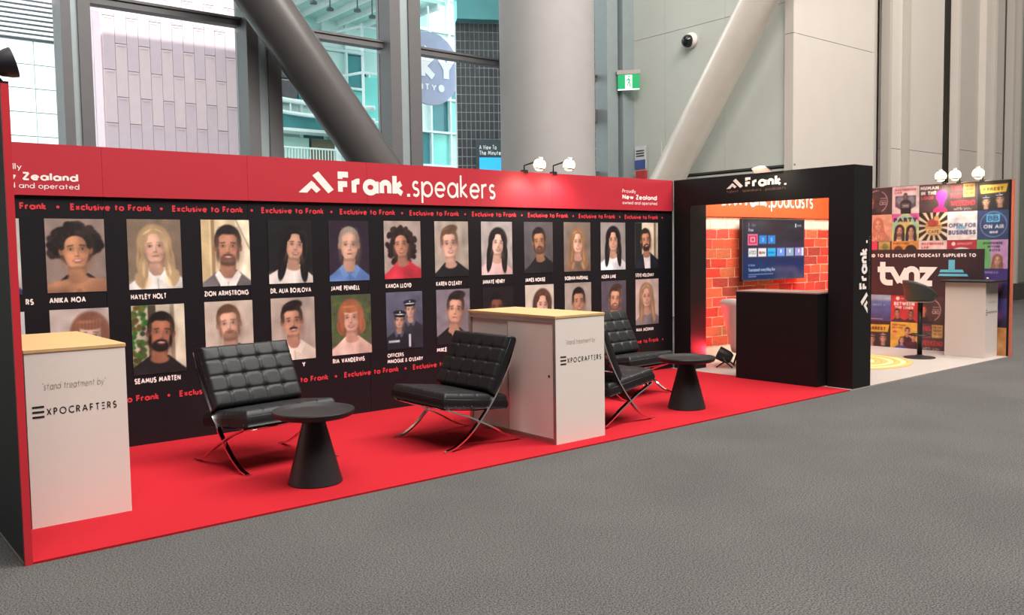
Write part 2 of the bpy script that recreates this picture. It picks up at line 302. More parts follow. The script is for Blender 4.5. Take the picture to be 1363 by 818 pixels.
# ------------------------------------------------------------------ painted prints (vertex colours on flat sheets)
class Cv:
    def __init__(s, W, H, nx, bg):
        s.W, s.H = W, H; s.nx = nx; s.ny = max(2, int(nx*H/W)); s.a = H/W
        s.x, s.y = np.meshgrid(np.linspace(0, 1, s.nx), np.linspace(0, s.a, s.ny)); s.c = np.zeros((s.ny, s.nx, 3)); s.c[:] = np.array(bg)/255.
    def put(s, m, col, al=1):
        m = np.clip(m, 0, 1)[..., None]*al; s.c = s.c*(1-m)+np.array(col)/255.*m
    def ell(s, cx, cy, rx, ry, col, al=1, soft=.12, ang=0):
        c, t = math.cos(ang), math.sin(ang); dx = s.x-cx; dy = s.y-cy
        d = np.sqrt(((dx*c+dy*t)/rx)**2+((-dx*t+dy*c)/ry)**2); s.put((1-d)/soft+.5, col, al)
    def rect(s, x0, y0, x1, y1, col, al=1, e=.012):
        s.put(np.minimum(np.minimum(s.x-x0, x1-s.x), np.minimum(s.y-y0, y1-s.y))/e+.5, col, al)
    def ring(s, cx, cy, r, t, col): s.put((t-abs(np.hypot(s.x-cx, s.y-cy)-r))/.01+.5, col)
    def seg(s, a, b, t, col, al=1):
        dx, dy = b[0]-a[0], b[1]-a[1]; L = dx*dx+dy*dy+1e-12; u = np.clip(((s.x-a[0])*dx+(s.y-a[1])*dy)/L, 0, 1)
        s.put((t-np.hypot(s.x-a[0]-u*dx, s.y-a[1]-u*dy))/.012+.5, col, al)
    def poly(s, pts, col, al=1):     # convex, any winding
        A = sum(p[0]*q[1]-q[0]*p[1] for p, q in zip(pts, pts[1:]+pts[:1])); sg = 1 if A > 0 else -1; m = np.full(s.x.shape, 9.)
        for p, q in zip(pts, pts[1:]+pts[:1]):
            L = math.dist(p, q) or 1; m = np.minimum(m, sg*((q[0]-p[0])*(s.y-p[1])-(q[1]-p[1])*(s.x-p[0]))/L)
        s.put(m/.012+.5, col, al)
    def text(s, t, x0, base, width, h, col, w=.2):
        ps, tot = strokes(t, w, .1); k = width/tot
        m = np.zeros(s.x.shape)
        for p in ps:
            for a, b in zip(p, p[1:]):
                a2 = (x0+a[0]*k, base-a[1]*h); b2 = (x0+b[0]*k, base-b[1]*h); dx, dy = b2[0]-a2[0], b2[1]-a2[1]; L = dx*dx+dy*dy+1e-12
                u = np.clip(((s.x-a2[0])*dx+(s.y-a2[1])*dy)/L, 0, 1)
                m = np.maximum(m, (w/2*min(k, h)-np.hypot(s.x-a2[0]-u*dx, s.y-a2[1]-u*dy))/.009+.5)
        s.put(m, col)
    def soften(s):
        lo = rng.normal(0, 1, (9, 8)); yi = np.linspace(0, 7.99, s.ny); xi = np.linspace(0, 6.99, s.nx)
        y0 = yi.astype(int); x0 = xi.astype(int); fy = (yi-y0)[:, None]; fx = (xi-x0)[None]
        L = lo[y0][:, x0]*(1-fy)*(1-fx)+lo[y0+1][:, x0]*fy*(1-fx)+lo[y0][:, x0+1]*(1-fy)*fx+lo[y0+1][:, x0+1]*fy*fx
        s.c = np.clip(s.c*(1+.06*L[..., None]), 0, 1); g = s.c.mean(-1, keepdims=True); s.c = s.c*.9+g*.1
        p = s.c.copy(); p[1:-1, 1:-1] = (s.c[1:-1, 1:-1]*2+s.c[:-2, 1:-1]+s.c[2:, 1:-1]+s.c[1:-1, :-2]+s.c[1:-1, 2:])/6; s.c = p; s.noise(.012)
    def noise(s, amp): s.c = np.clip(s.c+rng.normal(0, amp, s.c.shape[:2])[..., None], 0, 1)
    def build(s, name, org, ax, parent, label=None, m=None, edge=.0):
        o_ = np.array(org); X = np.array(ax[0], float); Y = np.array(ax[1], float)
        P = o_+(s.x*s.W)[..., None]*X-(s.y*s.W)[..., None]*Y
        nx, ny = s.nx, s.ny; i = np.arange(nx*ny).reshape(ny, nx)
        q = np.stack([i[1:, :-1], i[1:, 1:], i[:-1, 1:], i[:-1, :-1]], -1).reshape(-1, 4)
        me = bpy.data.meshes.new(name); me.vertices.add(nx*ny); me.vertices.foreach_set('co', P.reshape(-1))
        me.loops.add(q.size); me.loops.foreach_set('vertex_index', q.reshape(-1).astype(np.int32))
        me.polygons.add(len(q)); me.polygons.foreach_set('loop_start', np.arange(0, q.size, 4, dtype=np.int32)); me.polygons.foreach_set('loop_total', np.full(len(q), 4, dtype=np.int32))
        me.update(calc_edges=True)
        at = me.color_attributes.new('print', 'FLOAT_COLOR', 'POINT')
        c = np.clip(s.c, 0, 1); L = np.where(c <= .04045, c/12.92, ((c+.055)/1.055)**2.4)
        at.data.foreach_set('color', np.concatenate([L, np.ones((ny, nx, 1))], -1).reshape(-1).astype(np.float32))
        me.materials.append(m or PRINT); o = bpy.data.objects.new(name, me); COL.objects.link(o); attach(o, parent)
        if label: o['label'] = label
        return o
def person(c, cx=.5, cy=.5, s=1., skin=(214,160,130), hair=(50,34,28), style='short', shirt=(30,30,34), **k):
    k.update(s=s, skin=skin, hair=hair, style=style, shirt=shirt)
    a = k.pop('tilt', rng.uniform(-.10, .10)); X, Y = c.x, c.y; px, py = cx, cy+.35*k.get('s', 1); ca, sa = math.cos(a), math.sin(a)
    c.x, c.y = px+(X-px)*ca+(Y-py)*sa, py-(X-px)*sa+(Y-py)*ca
    k.setdefault('turn', rng.uniform(-.02, .02)); person_(c, cx, cy, **k); c.x, c.y = X, Y
def person_(c, cx=.5, cy=.5, s=1., skin=(214,160,130), hair=(50,34,28), style='short', shirt=(30,30,34), beard=0, smile=1, collar=None, jacket=None, skin_sh=None, brow=None, vneck=False, cap=None, turn=0):
    sk = np.array(skin); sh = sk*.72; hr = np.array(hair); hl = np.clip(hr*1.35+14, 0, 255); brow = brow or tuple(hr*.7)
    E = lambda x, y, rx, ry, col, al=1, soft=.14, ang=0: c.ell(cx+x*s, cy+y*s, rx*s, ry*s, col, al, soft, ang)
    if style in ('long', 'wavy', 'bob'):
        L = {'long': .52, 'wavy': .5, 'bob': .26}[style]
        E(0, -.03, .255, .30, hr); E(-.17, L*.55, .115, L*.62, hr); E(.17, L*.55, .115, L*.62, hr); E(0, .12, .23, .3, hr*.75)
        for k in range(9):
            xx = -.25+.06*k+(.01 if k % 2 else 0)
            if abs(xx) > .13: E(xx, L*.5, .014, L*.5, hl if k % 2 else hr*.8, .6, .6, (.12 if style == 'wavy' else .02)*(-1)**k)
    if style == 'curly':
        for k in range(90):
            a = rng.uniform(-3.6, .45); rr = rng.uniform(.2, .3)
            E(rr*math.cos(a)*1.05, -.03+rr*math.sin(a)*1.0, .05, .045, hr*rng.uniform(.7, 1.6), 1, .5)
        E(0, -.05, .24, .27, hr)
    if style == 'bigcurl':
        for k in range(140):
            a = rng.uniform(0, 2*PI); rr = rng.uniform(.12, .34)
            E(rr*math.cos(a), .05+rr*math.sin(a)*1.15, .05, .05, hr*rng.uniform(.6, 1.7), 1, .5)
        E(0, .04, .25, .30, hr, 1, .2)
    # body
    jk = np.array(jacket or shirt, float)
    c.ell(cx, cy+.86*s, .60*s, .44*s, jk, 1, .05); c.poly([(cx-.13*s, cy+.33*s), (cx+.13*s, cy+.33*s), (cx+.42*s, cy+.56*s), (cx-.42*s, cy+.56*s)], jk); c.rect(cx-.54*s, cy+.76*s, cx+.54*s, 2, jk)
    if style == 'curly' and shirt[0] < 60:      # bare shoulders
        c.ell(cx, cy+.64*s, .58*s, .26*s, sk*.93, 1, .08); c.ell(cx, cy+.98*s, .44*s, .30*s, shirt, 1, .04)
        c.ell(cx-.36*s, cy+.78*s, .09*s, .14*s, (150, 92, 84), .7, .5)
    for k in range(7): c.seg((cx+(-.45+.15*k)*s, cy+(.55+.06*(k % 3))*s), (cx+(-.40+.13*k)*s, cy+1.2*s), .03*s, jk*.8, .18)
    c.ell(cx+.30*s, cy+.85*s, .26*s, .3*s, jk*.6, .45, 1.2); c.ell(cx-.26*s, cy+.62*s, .2*s, .1*s, np.clip(jk*1.25+8, 0, 255), .4, 1.4)
    if jacket: c.poly([(cx-.13*s, cy+.36*s), (cx+.13*s, cy+.36*s), (cx+.1*s, 2), (cx-.1*s, 2)], shirt); c.seg((cx-.14*s, cy+.4*s), (cx-.09*s, cy+1.1*s), .012*s, jk*.6); c.seg((cx+.14*s, cy+.4*s), (cx+.09*s, cy+1.1*s), .012*s, jk*.6)
    E(0, .27, .112, .16, sh, 1, .12); E(-.02, .33, .10, .10, sk*.86, 1, .4); E(0, .39, .13, .06, sk*.84, 1, .3)
    if vneck: c.poly([(cx-.1*s, cy+.36*s), (cx+.1*s, cy+.36*s), (cx, cy+.55*s)], sk*.85)
    if collar:
        c.poly([(cx-.14*s, cy+.33*s), (cx-.02*s, cy+.50*s), (cx-.11*s, cy+.56*s), (cx-.19*s, cy+.40*s)], collar)
        c.poly([(cx+.14*s, cy+.33*s), (cx+.02*s, cy+.50*s), (cx+.11*s, cy+.56*s), (cx+.19*s, cy+.40*s)], collar)
        c.seg((cx, cy+.5*s), (cx, cy+1.2*s), .006*s, np.array(collar)*.7)
    if style in ('long', 'wavy'):
        for q in (-1, 1):
            E(q*.2, .38, .075, .26, hr, 1, .2, -q*.12); E(q*.19, .34, .02, .24, hl, .5, .8, -q*.12)
            if style == 'wavy': E(q*.26, .5, .07, .12, hr, 1, .3, q*.3); E(q*.15, .55, .04, .1, hl, .6, .6, -q*.4)
    if style not in ('long', 'wavy', 'bob', 'bigcurl'): E(-.18, .02, .028, .055, sh); E(.18, .02, .028, .055, sh)
    # skull and face
    t = turn
    if style in ('short', 'quiff', 'grey', 'long', 'wavy', 'bob', 'curly', 'bigcurl'):
        E(0, -.075, .192, .225, hr, 1, .1)
        if style == 'quiff': E(.03, -.24, .17, .085, hr, 1, .25, -.18); E(-.05, -.26, .1, .03, hl, .5, .9, -.3)
    E(0, .0, .168, .185, sk, 1, .12); E(0, .09, .142, .165, sk, 1, .1); E(0, .165, .092, .10, sk, 1, .2)
    if style in ('short', 'quiff', 'grey'): E(-.155, -.06, .03, .09, hr, .9, .5); E(.155, -.06, .03, .09, hr, .9, .5); E(0, -.205, .14, .045, hr, 1, .5)
    if style == 'grey': E(0, -.13, .11, .07, sk, .85, .7)
    E(.13, .05, .075, .22, sh*.85, .65, 1.4); E(-.155, .08, .04, .18, sh, .5, 1.2); E(0, .248, .085, .022, sh*.8, .55, 1)
    E(-.03+t, -.10, .09, .05, np.clip(sk*1.14, 0, 255), .5, 1.5)
    E(-.085+t, .085, .045, .035, np.clip(sk*1.08+[14, -4, -4], 0, 255), .5, 1.2); E(.085+t, .085, .045, .035, np.clip(sk*1.02+[12, -4, -4], 0, 255), .5, 1.2)
    for q in (-1, 1):
        E(q*.073+t, -.004, .040, .024, sh*.8, .75, .8); E(q*.073+t, .0, .024, .009, (226, 214, 206), .7, .5); E(q*.073+t, .0, .012, .011, (34, 24, 22), 1, .5)
        c.seg((cx+(q*.108+t)*s, cy-.042*s), (cx+(q*.042+t)*s, cy-.050*s), .007*s, brow, .75)
    E(.014+t, .05, .014, .05, sh, .5, 1.1); E(t, .092, .030, .012, sh*.75, .7, .8); E(-.008+t, .05, .008, .04, np.clip(sk*1.16, 0, 255), .5, 1.2)
    if beard > 0:
        al = .93 if beard > 1 else .5
        E(0, .20, .125, .085, hr, al, .35); E(-.145, .12, .022, .09, hr, al, .7); E(.145, .12, .022, .09, hr, al, .7); E(t, .124, .070, .018, hr, al, .6)
    if beard == -1: E(t, .126, .07, .022, hr, 1, .4)
    if smile: E(t, .153, .062, .024, (150, 70, 64), .8, .4); E(t, .150, .047, .011, (232, 220, 210), .75, .6); E(t, .186, .045, .008, sh*.8, .5, .9)
    else: E(t, .152, .05, .013, (166, 92, 84), .85, .6); E(t, .153, .05, .003, (96, 48, 44), .8, .5)
    # hair in front
    if style in ('long', 'wavy'): E(-.145, -.115, .055, .10, hr, 1, .25, .45); E(.145, -.115, .055, .10, hr, 1, .25, -.45); E(-.178, .04, .034, .2, hr, 1, .3, .06); E(.178, .04, .034, .2, hr, 1, .3, -.06); E(-.09, -.22, .07, .016, hl, .6, .9, -.5); E(.08, -.23, .06, .012, hl, .4, .9, .5)
    if style == 'bob': E(0, -.14, .165, .06, hr, 1, .3); E(-.175, .04, .045, .2, hr, 1, .3, .08); E(.175, .04, .045, .2, hr, 1, .3, -.08); E(-.05, -.19, .1, .018, hl, .6, .9); [c.seg((cx+(-.12+.04*k)*s, cy-.22*s), (cx+(-.13+.043*k)*s, cy-.09*s), .004*s, hl, .5) for k in range(7)]
    if style in ('curly', 'bigcurl'):
        for k in range(30):
            a = PI*.96+k/29*PI*1.08; E(.172*math.cos(a), -.05+.165*math.sin(a), .034, .036, hr*rng.uniform(.7, 1.7), 1, .6)
    if style in ('short', 'quiff', 'grey'):
        for k in range(16): c.seg((cx+(-.16+.021*k)*s, cy-.185*s), (cx+(-.13+.018*k)*s, cy-.27*s), .004*s, hl if k % 2 else hr*.7, .35)
    if cap: E(0, -.15, .215, .055, (14, 16, 26)); E(0, -.24, .25, .085, cap); E(0, -.19, .19, .018, (230, 230, 236), 1, .3); E(0, -.13, .15, .022, (10, 10, 14)); E(0, -.26, .025, .03, (220, 210, 150))
PW, PH = .43, .575
def portrait(k, x0, z1, spec, parent, label):
    sp = dict(spec); bgc = sp.pop('bg'); extra = sp.pop('extra', None)
    c = Cv(PW, PH, 84, bgc)
    c.put((c.x-.2)*.5, np.array(bgc)*.8, .7)
    if extra: extra(c)
    if sp: sp['s'] = sp.get('s', 1)*1.38; sp['cy'] = sp.get('cy', .5)+.03; person(c, **sp)
    c.soften(); c.build('portrait', (x0, DW-.0035, z1), FY, parent, label)

# ================================================================== SETTING
DW = 2.52                                   # printed wall plane
struct('floor', B((-25,-40,-.1),(30,10.2,0)), CARPET, 'dark grey exhibition hall carpet')
struct('ground', B((-25,10.2,-.2),(60,70,-.02)), mat('paving', (150,150,148), .8), 'grey street paving outside the windows')
struct('ceiling', B((-25,-60,20),(30,10.2,20.4)), mat('hall_ceiling', (190,188,184), .8), 'hall roof')
HS = mat('hall_wall_grey', (150,146,142), .8)
struct('wall_rear', B((-25.3, -40.3, 0), (30.3, -40, 20)), HS, 'far rear wall of the hall'); struct('wall_side', B((-25.3, -40, 0), (-25, 10, 20)), HS, 'side wall of the hall'); struct('wall_far_side', B((30, -40, 0), (30.3, 10, 20)), HS, 'far side wall of the hall')
# facade windows
FYY = 10.0
mulls = [(2.45, 2.87), (5.35, 5.97), (8.21, 8.91), (-.5, -.1)]
for n, (a, b) in enumerate(((-.1, 2.45), (2.87, 5.35), (5.97, 8.21), (8.91, 12.35), (12.4, 14.0)), 1):
    R = sroot('window_%d' % n, ((a+b)/2, FYY, 0), ['tall white-lit window behind the left end of the red banner', 'tall window showing the pink panelled building', 'tall window crossed by the dark diagonal brace',
        'tall window beside the round column', 'narrow window strip between column and grey wall'][n-1])
    for z0, z1 in ((.1, 2.6), (2.6, 5.5), (5.5, 8.4), (8.4, 11.3)):
        tag(B((a, FYY+.05, z0+.07),(b, FYY+.07, z1-.07)).build('pane', GLASS, R))
    for z in ((2.6, 5.5, 8.4) if n > 1 else (2.6, 8.9)):
        mb = MB(); mb.box((a, FYY-.1, z-.07+.08),(b, FYY+.12, z+.07+.08)); mb.box((a, FYY-.13, z+.11),(b, FYY-.1, z+.15)); mb.build('transom', MULL, R)
    if n == 5:
        B((a, FYY-.1, 0), (b, FYY+.2, 3.25)).build('door_leaf', mat('dark_door', (70,72,74), .5), R); B((a, FYY-.15, 3.25), (b, FYY+.1, 3.4)).build('transom', MULL, R); B((a,FYY-.12,4.55),(b,FYY+.1,4.85)).build('transom', MULL, R)
for n, (a, b) in enumerate(mulls, 1):
    R = sroot('trim_%d' % n, ((a+b)/2, FYY, 0), 'grey steel window mullion pair')
    w3 = (b-a)/3
    B((a, FYY-.35, 0), (a+w3, FYY+.15, 12)).build('fin', MULL, R); B((a+w3, FYY-.31, 0), (a+2*w3-.04, FYY+.15, 12)).build('channel', MULL2, R); B((a+2*w3-.04, FYY-.35, 0), (b, FYY+.15, 12)).build('fin', MULL, R)
struct('wall_front', B((-25, FYY-.1, 11.3), (30, FYY+.2, 20)), GWALL, 'wall above the windows')
struct('wall_left', B((-25, FYY-.1, 0), (-.5, FYY+.2, 11.3)), GWALL, 'wall left of the windows')
# steel corner column beside grey wall
mb = MB(); mb.box((14.0, 9.55, 0), (14.35, 9.95, 14)); mb.box((14.42, 9.45, 0), (14.8, 9.95, 14)); struct('trim_5', mb, MULL2, 'grey steel corner column by the exit sign')
# round concrete column
struct('column', MB().lathe([(.975, 0), (.975, 14)], (11.37, 8.6+.1, 0), 64), CONC, 'round pale concrete column', smooth=True)
# braces
def brace(p, q, r, m, lab, t0, t1):
    p = Vector(p); q = Vector(q); a = p+(q-p)*t0; b = p+(q-p)*t1
    o = MB().tube([a, b], r, 48).build('brace', m, None, True, True); o['kind'] = 'structure'; o['label'] = lab
brace((7.392, 9, 3.215), (5.378, 9, 5.752), .405, BRACE, 'dark diagonal steel tube leaning left behind the red banner', -1.25, 3.4)
brace((14.1, 7.75, 3.2), (14.1, 5.52, 6.36), .36, BRACE2, 'pale brushed diagonal steel tube before the grey wall', -.98, 2.2)
# grey wall (faces -X)
GX = 14.8
R = sroot('wall_right', (GX, 7.5, 0), 'tall grey wall of large flat panels with a camera')
ys = [5.13, 6.83, 8.5, 10.0]; zs = [0, 3.17, 6.45, 9.8, 13]
for i in range(3):
    for j in range(4):
        B((GX, ys[i]+.003, zs[j]+(.02 if j == 1 else .003)), (GX+.06, ys[i+1]-.003, zs[j+1]-(.02 if j == 0 else .006))).build('panel', GWALL, R)
B((GX+.03, 5.32, 0), (GX+.3, 10, 20)).build('backing', DWALL, R)
B((GX-.012, 5.13, 3.185), (GX+.02, 8.1, 3.225)).build('dark_strip', DWALL, R)  # thin dark strip along the wall, slightly proud of the panels
# beige wall (faces -Y) and sliding wall panels
YB = 5.13
R = sroot('wall_back', (18, YB, 0), 'beige wall of tall sliding panels behind the far stand')
B((15.2, YB+.62, 0), (30, YB+.8, 19)).build('backing', BWALL2, R)
def slab(a, b, dy, m, nm='panel', split=None):
    if split:
        B((a, YB+dy, 0), (b, YB+dy+.2, split-.005)).build(nm, m, R); B((a, YB+dy, split+.005), (b, YB+dy+.2, 14)).build(nm, m, R); B((a, YB+dy+.008, split-.005), (b, YB+dy+.19, split+.005)).build('joint', DWALL, R)
    else: B((a, YB+dy, 0), (b, YB+dy+.2, 14)).build(nm, m, R)
slab(14.74, 17.87, 0, BWALL, split=5.80)
struct('trim_6', MB().lathe([(.5, 0), (.5, 14)], (17.87, YB+.5, 0), 32), BWALL2, 'rounded wall end', smooth=True)
slab(18.45, 18.56, -.05, BWALL2, 'post'); slab(18.56, 19.22, .06, BWALL, split=3.78)
slab(19.22, 19.37, -.08, BWALL2, 'post'); slab(19.37, 21.29, .05, BWALL, split=3.79)
slab(21.29, 21.68, .3, BWALL2); slab(21.70, 21.83, -.12, BWALL, 'post'); slab(21.83, 22.08, .4, DWALL, 'recess')
slab(22.11, 23.19, .02, BWALL2, split=3.95); slab(23.19, 23.42, -.15, BWALL, 'post'); slab(23.42, 23.73, .5, DWALL, 'recess')
slab(23.73, 23.87, -.15, BWALL, 'post'); slab(23.87, 24.81, .05, BWALL2, split=4.0)
slab(24.81, 25.05, .1, DWALL, 'recess'); slab(25.05, 25.18, -.1, BWALL2, 'post'); slab(25.18, 25.5, .1, mat('grey_green_panel', (120,122,112), .7)); slab(25.5, 25.62, -.1, BWALL2, 'post'); slab(25.62, 27.5, .1, mat('grey_green_panel', (120,122,112), .7))
B((24.5, YB-.25, 0), (27.5, YB+.1, .45)).build('plinth', DWALL, R); B((24.3, YB-.9, 0), (28, YB-.8, .012)).build('floor_strip', mat('brass_strip', (214,190,120), .4, .3), R)
# ================================================================== OUTSIDE
# white building with louvres
R = thing('white_building', 'bright white office block with louvres outside the left window', 'building', (4, 30, 0))
WB = mat('white_cladding', (196,208,210), .6, var=.02)
B((-4, 30.1, 0), (9, 34, 16)).build('wall', mat('grey_joint', (150,165,170), .8), R)
for i in range(5):
    for j in range(11):
        x0 = 6.17-2.2*i; z0 = .0+.835*j
        B((x0+.015, 30.03, z0+.015), (x0+2.185, 30.12, z0+.82)).build('panel', WB, R)
LV = mat('louvre_white', (190,192,198), .5)
for k in range(16):
    mb = MB(); mb.box((-4, 29.9, 9.25+k*.165), (9, 30.1, 9.34+k*.165)); mb.build('louvre', LV, R)
# pink zinc building
R = thing('pink_building', 'pink-grey zinc panelled building seen through the second window', 'building', (9, 25, 0))
ZN = [mat('zinc_pink', (212,184,192), .5, .1, var=.05, vs=3), mat('zinc_mauve', (206,180,190), .5, .1, var=.05, vs=3), mat('zinc_rose', (216,188,194), .5, .1, var=.05, vs=3)]
B((7.16, 25.06, 0), (11.75, 29, 14)).build('wall', mat('zinc_seam', (150,132,142), .7), R)
zb = B((.006, 0, .01), (.355, .07, 1.67)); zb.box((.06, -.015, 1.60), (.30, 0, 1.64)); zp = None
for i in range(13):
    for j in range(8):
        z0 = -1.2+1.68*j+(.84 if i % 2 else 0)+.3
        if z0 < 1.5: continue
        o = zb.build('zinc_panel', ZN[(i*3+j*5) % 3], R) if zp is None or (i*3+j*5) % 3 else zp.copy()
        if zp is None: zp = o
        elif o.name not in COL.objects: COL.objects.link(o)
        if zp is not o and (i*3+j*5) % 3 == 0: o.data = zp.data
        o.location = Vector((7.14+.36*i, 24.98, z0))-Vector((9, 25, 0))
for k in range(4):
    B((7.10, 25.05+k*.9, 0), (7.16, 25.9+k*.9, 14)).build('side_panel', ZN[k % 3], R)
# glass building
R = thing('glass_building', 'turquoise glass building with white frames behind the diagonal brace', 'building', (15, 24, 0))
TQ = mat('turquoise_glass', (128,226,212), .15, 0, var=.2, vs=.9, spec=.8); TQD = mat('deep_teal_glass', (64,140,146), .15, var=.15, vs=1.2, spec=.8); TQL = mat('pale_aqua_glass', (196,240,230), .2, var=.1, vs=1, spec=.7)
FR = mat('white_frame', (226,240,240), .5)
B((11.9, 25.2, 0), (22, 30, 15)).build('wall', TQL, R)
WG = mat('sky_white_glass', (232,248,244), .15, var=.04, vs=1, spec=.8)  # near-white pane colour stands in for the white sky
tq = [TQ, WG, TQL, TQD, WG]
for i in range(10):
    for j in range(8):
        a = 11.9+i*.95; z = 1+j*1.35
        B((a+.03, 24.95+.04*((i*j) % 3), z+.04), (a+.92, 25.1, z+1.3)).build('pane', tq[(i*2+j*3) % 5], R)
for i in range(11): B((11.87+i*.95, 24.8, 0), (11.94+i*.95, 25, 12)).build('mullion', FR, R)
for j in range(9): B((11.9, 24.78, .97+j*1.35), (21.4, 25, 1.05+j*1.35)).build('rail', FR, R)
# low canopy band and balcony on the left
mb = MB(); pts = [(12.2+i*.35, 23.9-.02*i*i, 6.95-.035*i) for i in range(10)]
mb.tube(pts, .09, 8); mb.tube([(a, b, c-.42) for a, b, c in pts], .07, 8)
for p in pts[::2]: mb.tube([p, (p[0], p[1], p[2]-.42)], .03, 6)
mb.build('canopy_rail', FR, R, True)
B((11.9, 23.9, 5.95), (16.2, 24.6, 6.45)).build('canopy_fascia', TQD, R); B((11.9, 23.8, 5.85), (16.2, 24.6, 5.95)).build('canopy_edge', FR, R)
B((11.9, 23.4, 4.2), (16.4, 24.8, 4.35)).build('balcony_slab', FR, R); B((11.9, 24.7, 4.4), (14.0, 24.78, 5.75)).build('shopfront', TQL, R); B((14.1, 24.7, 4.4), (15.2, 24.78, 5.75)).build('timber_panel', mat('timber_panel', (128,116,96), .7), R)
for i in range(38): B((11.9+i*.115, 23.42, 4.35), (11.93+i*.115, 23.45, 5.2)).build('baluster', FR, R)
B((11.9, 23.4, 5.2), (16.3, 23.47, 5.26)).build('handrail', FR, R)
B((14.4, 23.3, 3.6), (14.55, 23.5, 5.5)).build('post', FR, R)
BRG = mat('brown_glass', (104,98,104), .2, var=.15)
for (a, b, z, z2, m_) in ((11.95,12.75,7.0,7.75,TQL),(12.8,13.6,7.0,7.75,BRG),(13.65,14.4,7.0,7.75,TQD),(11.95,12.75,7.85,8.9,BRG),(12.8,13.6,7.85,8.9,BRG),(13.65,14.5,7.85,8.9,TQ)): B((a, 24.7, z), (b, 24.79, z2)).build('window', m_, R)
mb = MB(); mb.bar([(11.9, 23.3, 5.1), (13.2, 23.3, 4.25)], .06, .07); mb.build('stair_rail', FR, R)
GRN = [mat('leaf_green', (96,150,110), .7), mat('flower_orange', (206,150,96), .7)]
mb = MB()
for k in range(260):
    q = Vector((random.uniform(11.95, 15.8), random.uniform(23.6, 24.3), 4.36+random.uniform(0, .55))); mb.cur = 1 if q.z > 4.75 and 12.9 < q.x < 14.2 else 0; e = [Vector([random.uniform(-.09, .09) for _ in range(3)]) for _ in range(4)]
    mb.add([q+v for v in e], [(0,1,2),(0,2,3),(0,3,1),(1,3,2)])
tag(mb.build('planting', GRN, R), kind='stuff')
# projecting bay, stairs and glass roof on the right
mb = MB()
for xx in (15.1, 16.0, 16.9): mb.tube([(xx, 22.6, 0), (xx, 22.6, 9.6)], .05, 6)
for z in (4.6, 6.2, 7.9, 9.5): mb.tube([(14.6, 24.9, z+.05), (15.1, 22.6, z), (16.9, 22.6, z), (17.6, 24.9, z)], .05, 6)
mb.build('bay_frame', FR, R)
for k, (a, b) in enumerate(((15.1, 16.0), (16.0, 16.9))):
    for z in (4.65, 6.25, 7.95): B((a+.06, 22.6, z), (b-.06, 22.64, z+1.5)).build('bay_pane', [TQ, TQL][(k+int(z)) % 2], R)
mb = MB(); mb.bar([(15.2, 23.6, 4.2), (17.6, 23.6, 6.3)], .5, .12); mb.bar([(15.2, 23.4, 5.1), (17.6, 23.4, 7.2)], .05, .06); mb.build('stair', FR, R)
mb = MB(); mb.box((12, 20.8, 10.2), (17.2, 25.1, 10.28)); mb.build('glass_roof', TQL, R)
for i in range(7): B((12+i*.85, 20.8, 10.0), (12.1+i*.85, 25.1, 10.2)).build('roof_beam', FR, R)
for i in range(6): MB().lathe([(.02, .0), (.02, -.5), (.12, -.55), (.12, -.62), (0, -.62)], (12.6+i*.8, 21.3+.4*(i % 2), 10.2), 10).build('pendant', mat('pendant_grey', (90,100,104), .5), R, True)
# round sign
S = thing('round_sign', 'round lilac-grey hanging sign with large white letters outside the window', 'sign', (16.6, 20.6, 6.7))
SG = mat('lilac_grey', (172,178,206), .5)
MB().lathe([(0, -.06), (1.24, -.06), (1.26, 0), (1.24, .06), (0, .06)], (16.56, 20.6, 7.88), 48, (0, -1, 0)).build('disc', SG, S)
WL = mat('sign_white', (250,250,255), .5, var=0)
text('lettering', 'SKY', (15.40, 20.52, 7.46), 2.20, .95, WL, S, w=.26, gap=.05); text('lettering', 'CITY', (15.85, 20.52, 7.12), .95, .22, WL, S, w=.2, gap=.25)
mb = MB(); mb.lathe([(0,0),(.13,0)], (17.0, 20.52, 7.23), 16, (0,-1,0)); mb.lathe([(0,0),(.16,0)], (16.4, 20.52, 8.5), 3, (0,-1,0)); mb.build('sign_dot', WL, S)
MB().tube([(16.56, 20.6, 9.1), (16.56, 20.6, 10.0)], .03, 6).build('hanger', FR, S)
# dark gridded wall
S = thing('dark_tiled_building', 'dark wall with a fine white tile grid left of the round column', 'building', (18.5, 19, 0))
p0 = Vector((16.98, 19.6, 0)); p1 = Vector((23.0, 16.2, 0)); d = (p1-p0).normalized(); nn = Vector((d.y, -d.x, 0)); Mx = Matrix((d, -nn, Vector((0,0,1)))).transposed().to_4x4(); Mx.translation = p0
mb = MB().box((0, .045, 0), (6.7, .4, 9.3), Mx); mb.build('grout_wall', mat('pale_grout', (205,207,212), .8), S)
DT = [mat('dark_tile', (52,54,62), .35, var=.2), mat('dark_tile_brown', (66,62,64), .4, var=.2)]
mb = MB()
for i in range(42):
    for j in range(31):
        mb.cur = (i*7+j*3) % 2; mb.box((i*.16+.012, .02, j*.30+.014), (i*.16+.148, .06, j*.30+.286), Mx)
tag(mb.build('tile_field', DT, S), kind='stuff')
MB().box((0, -.5, 9.3), (6.7, .4, 10.6), Mx).build('soffit_band', TQD, S)
MB().box((3.0, -.08, 0), (3.1, 0, 9.3), Mx).build('pipe', MULL, S)
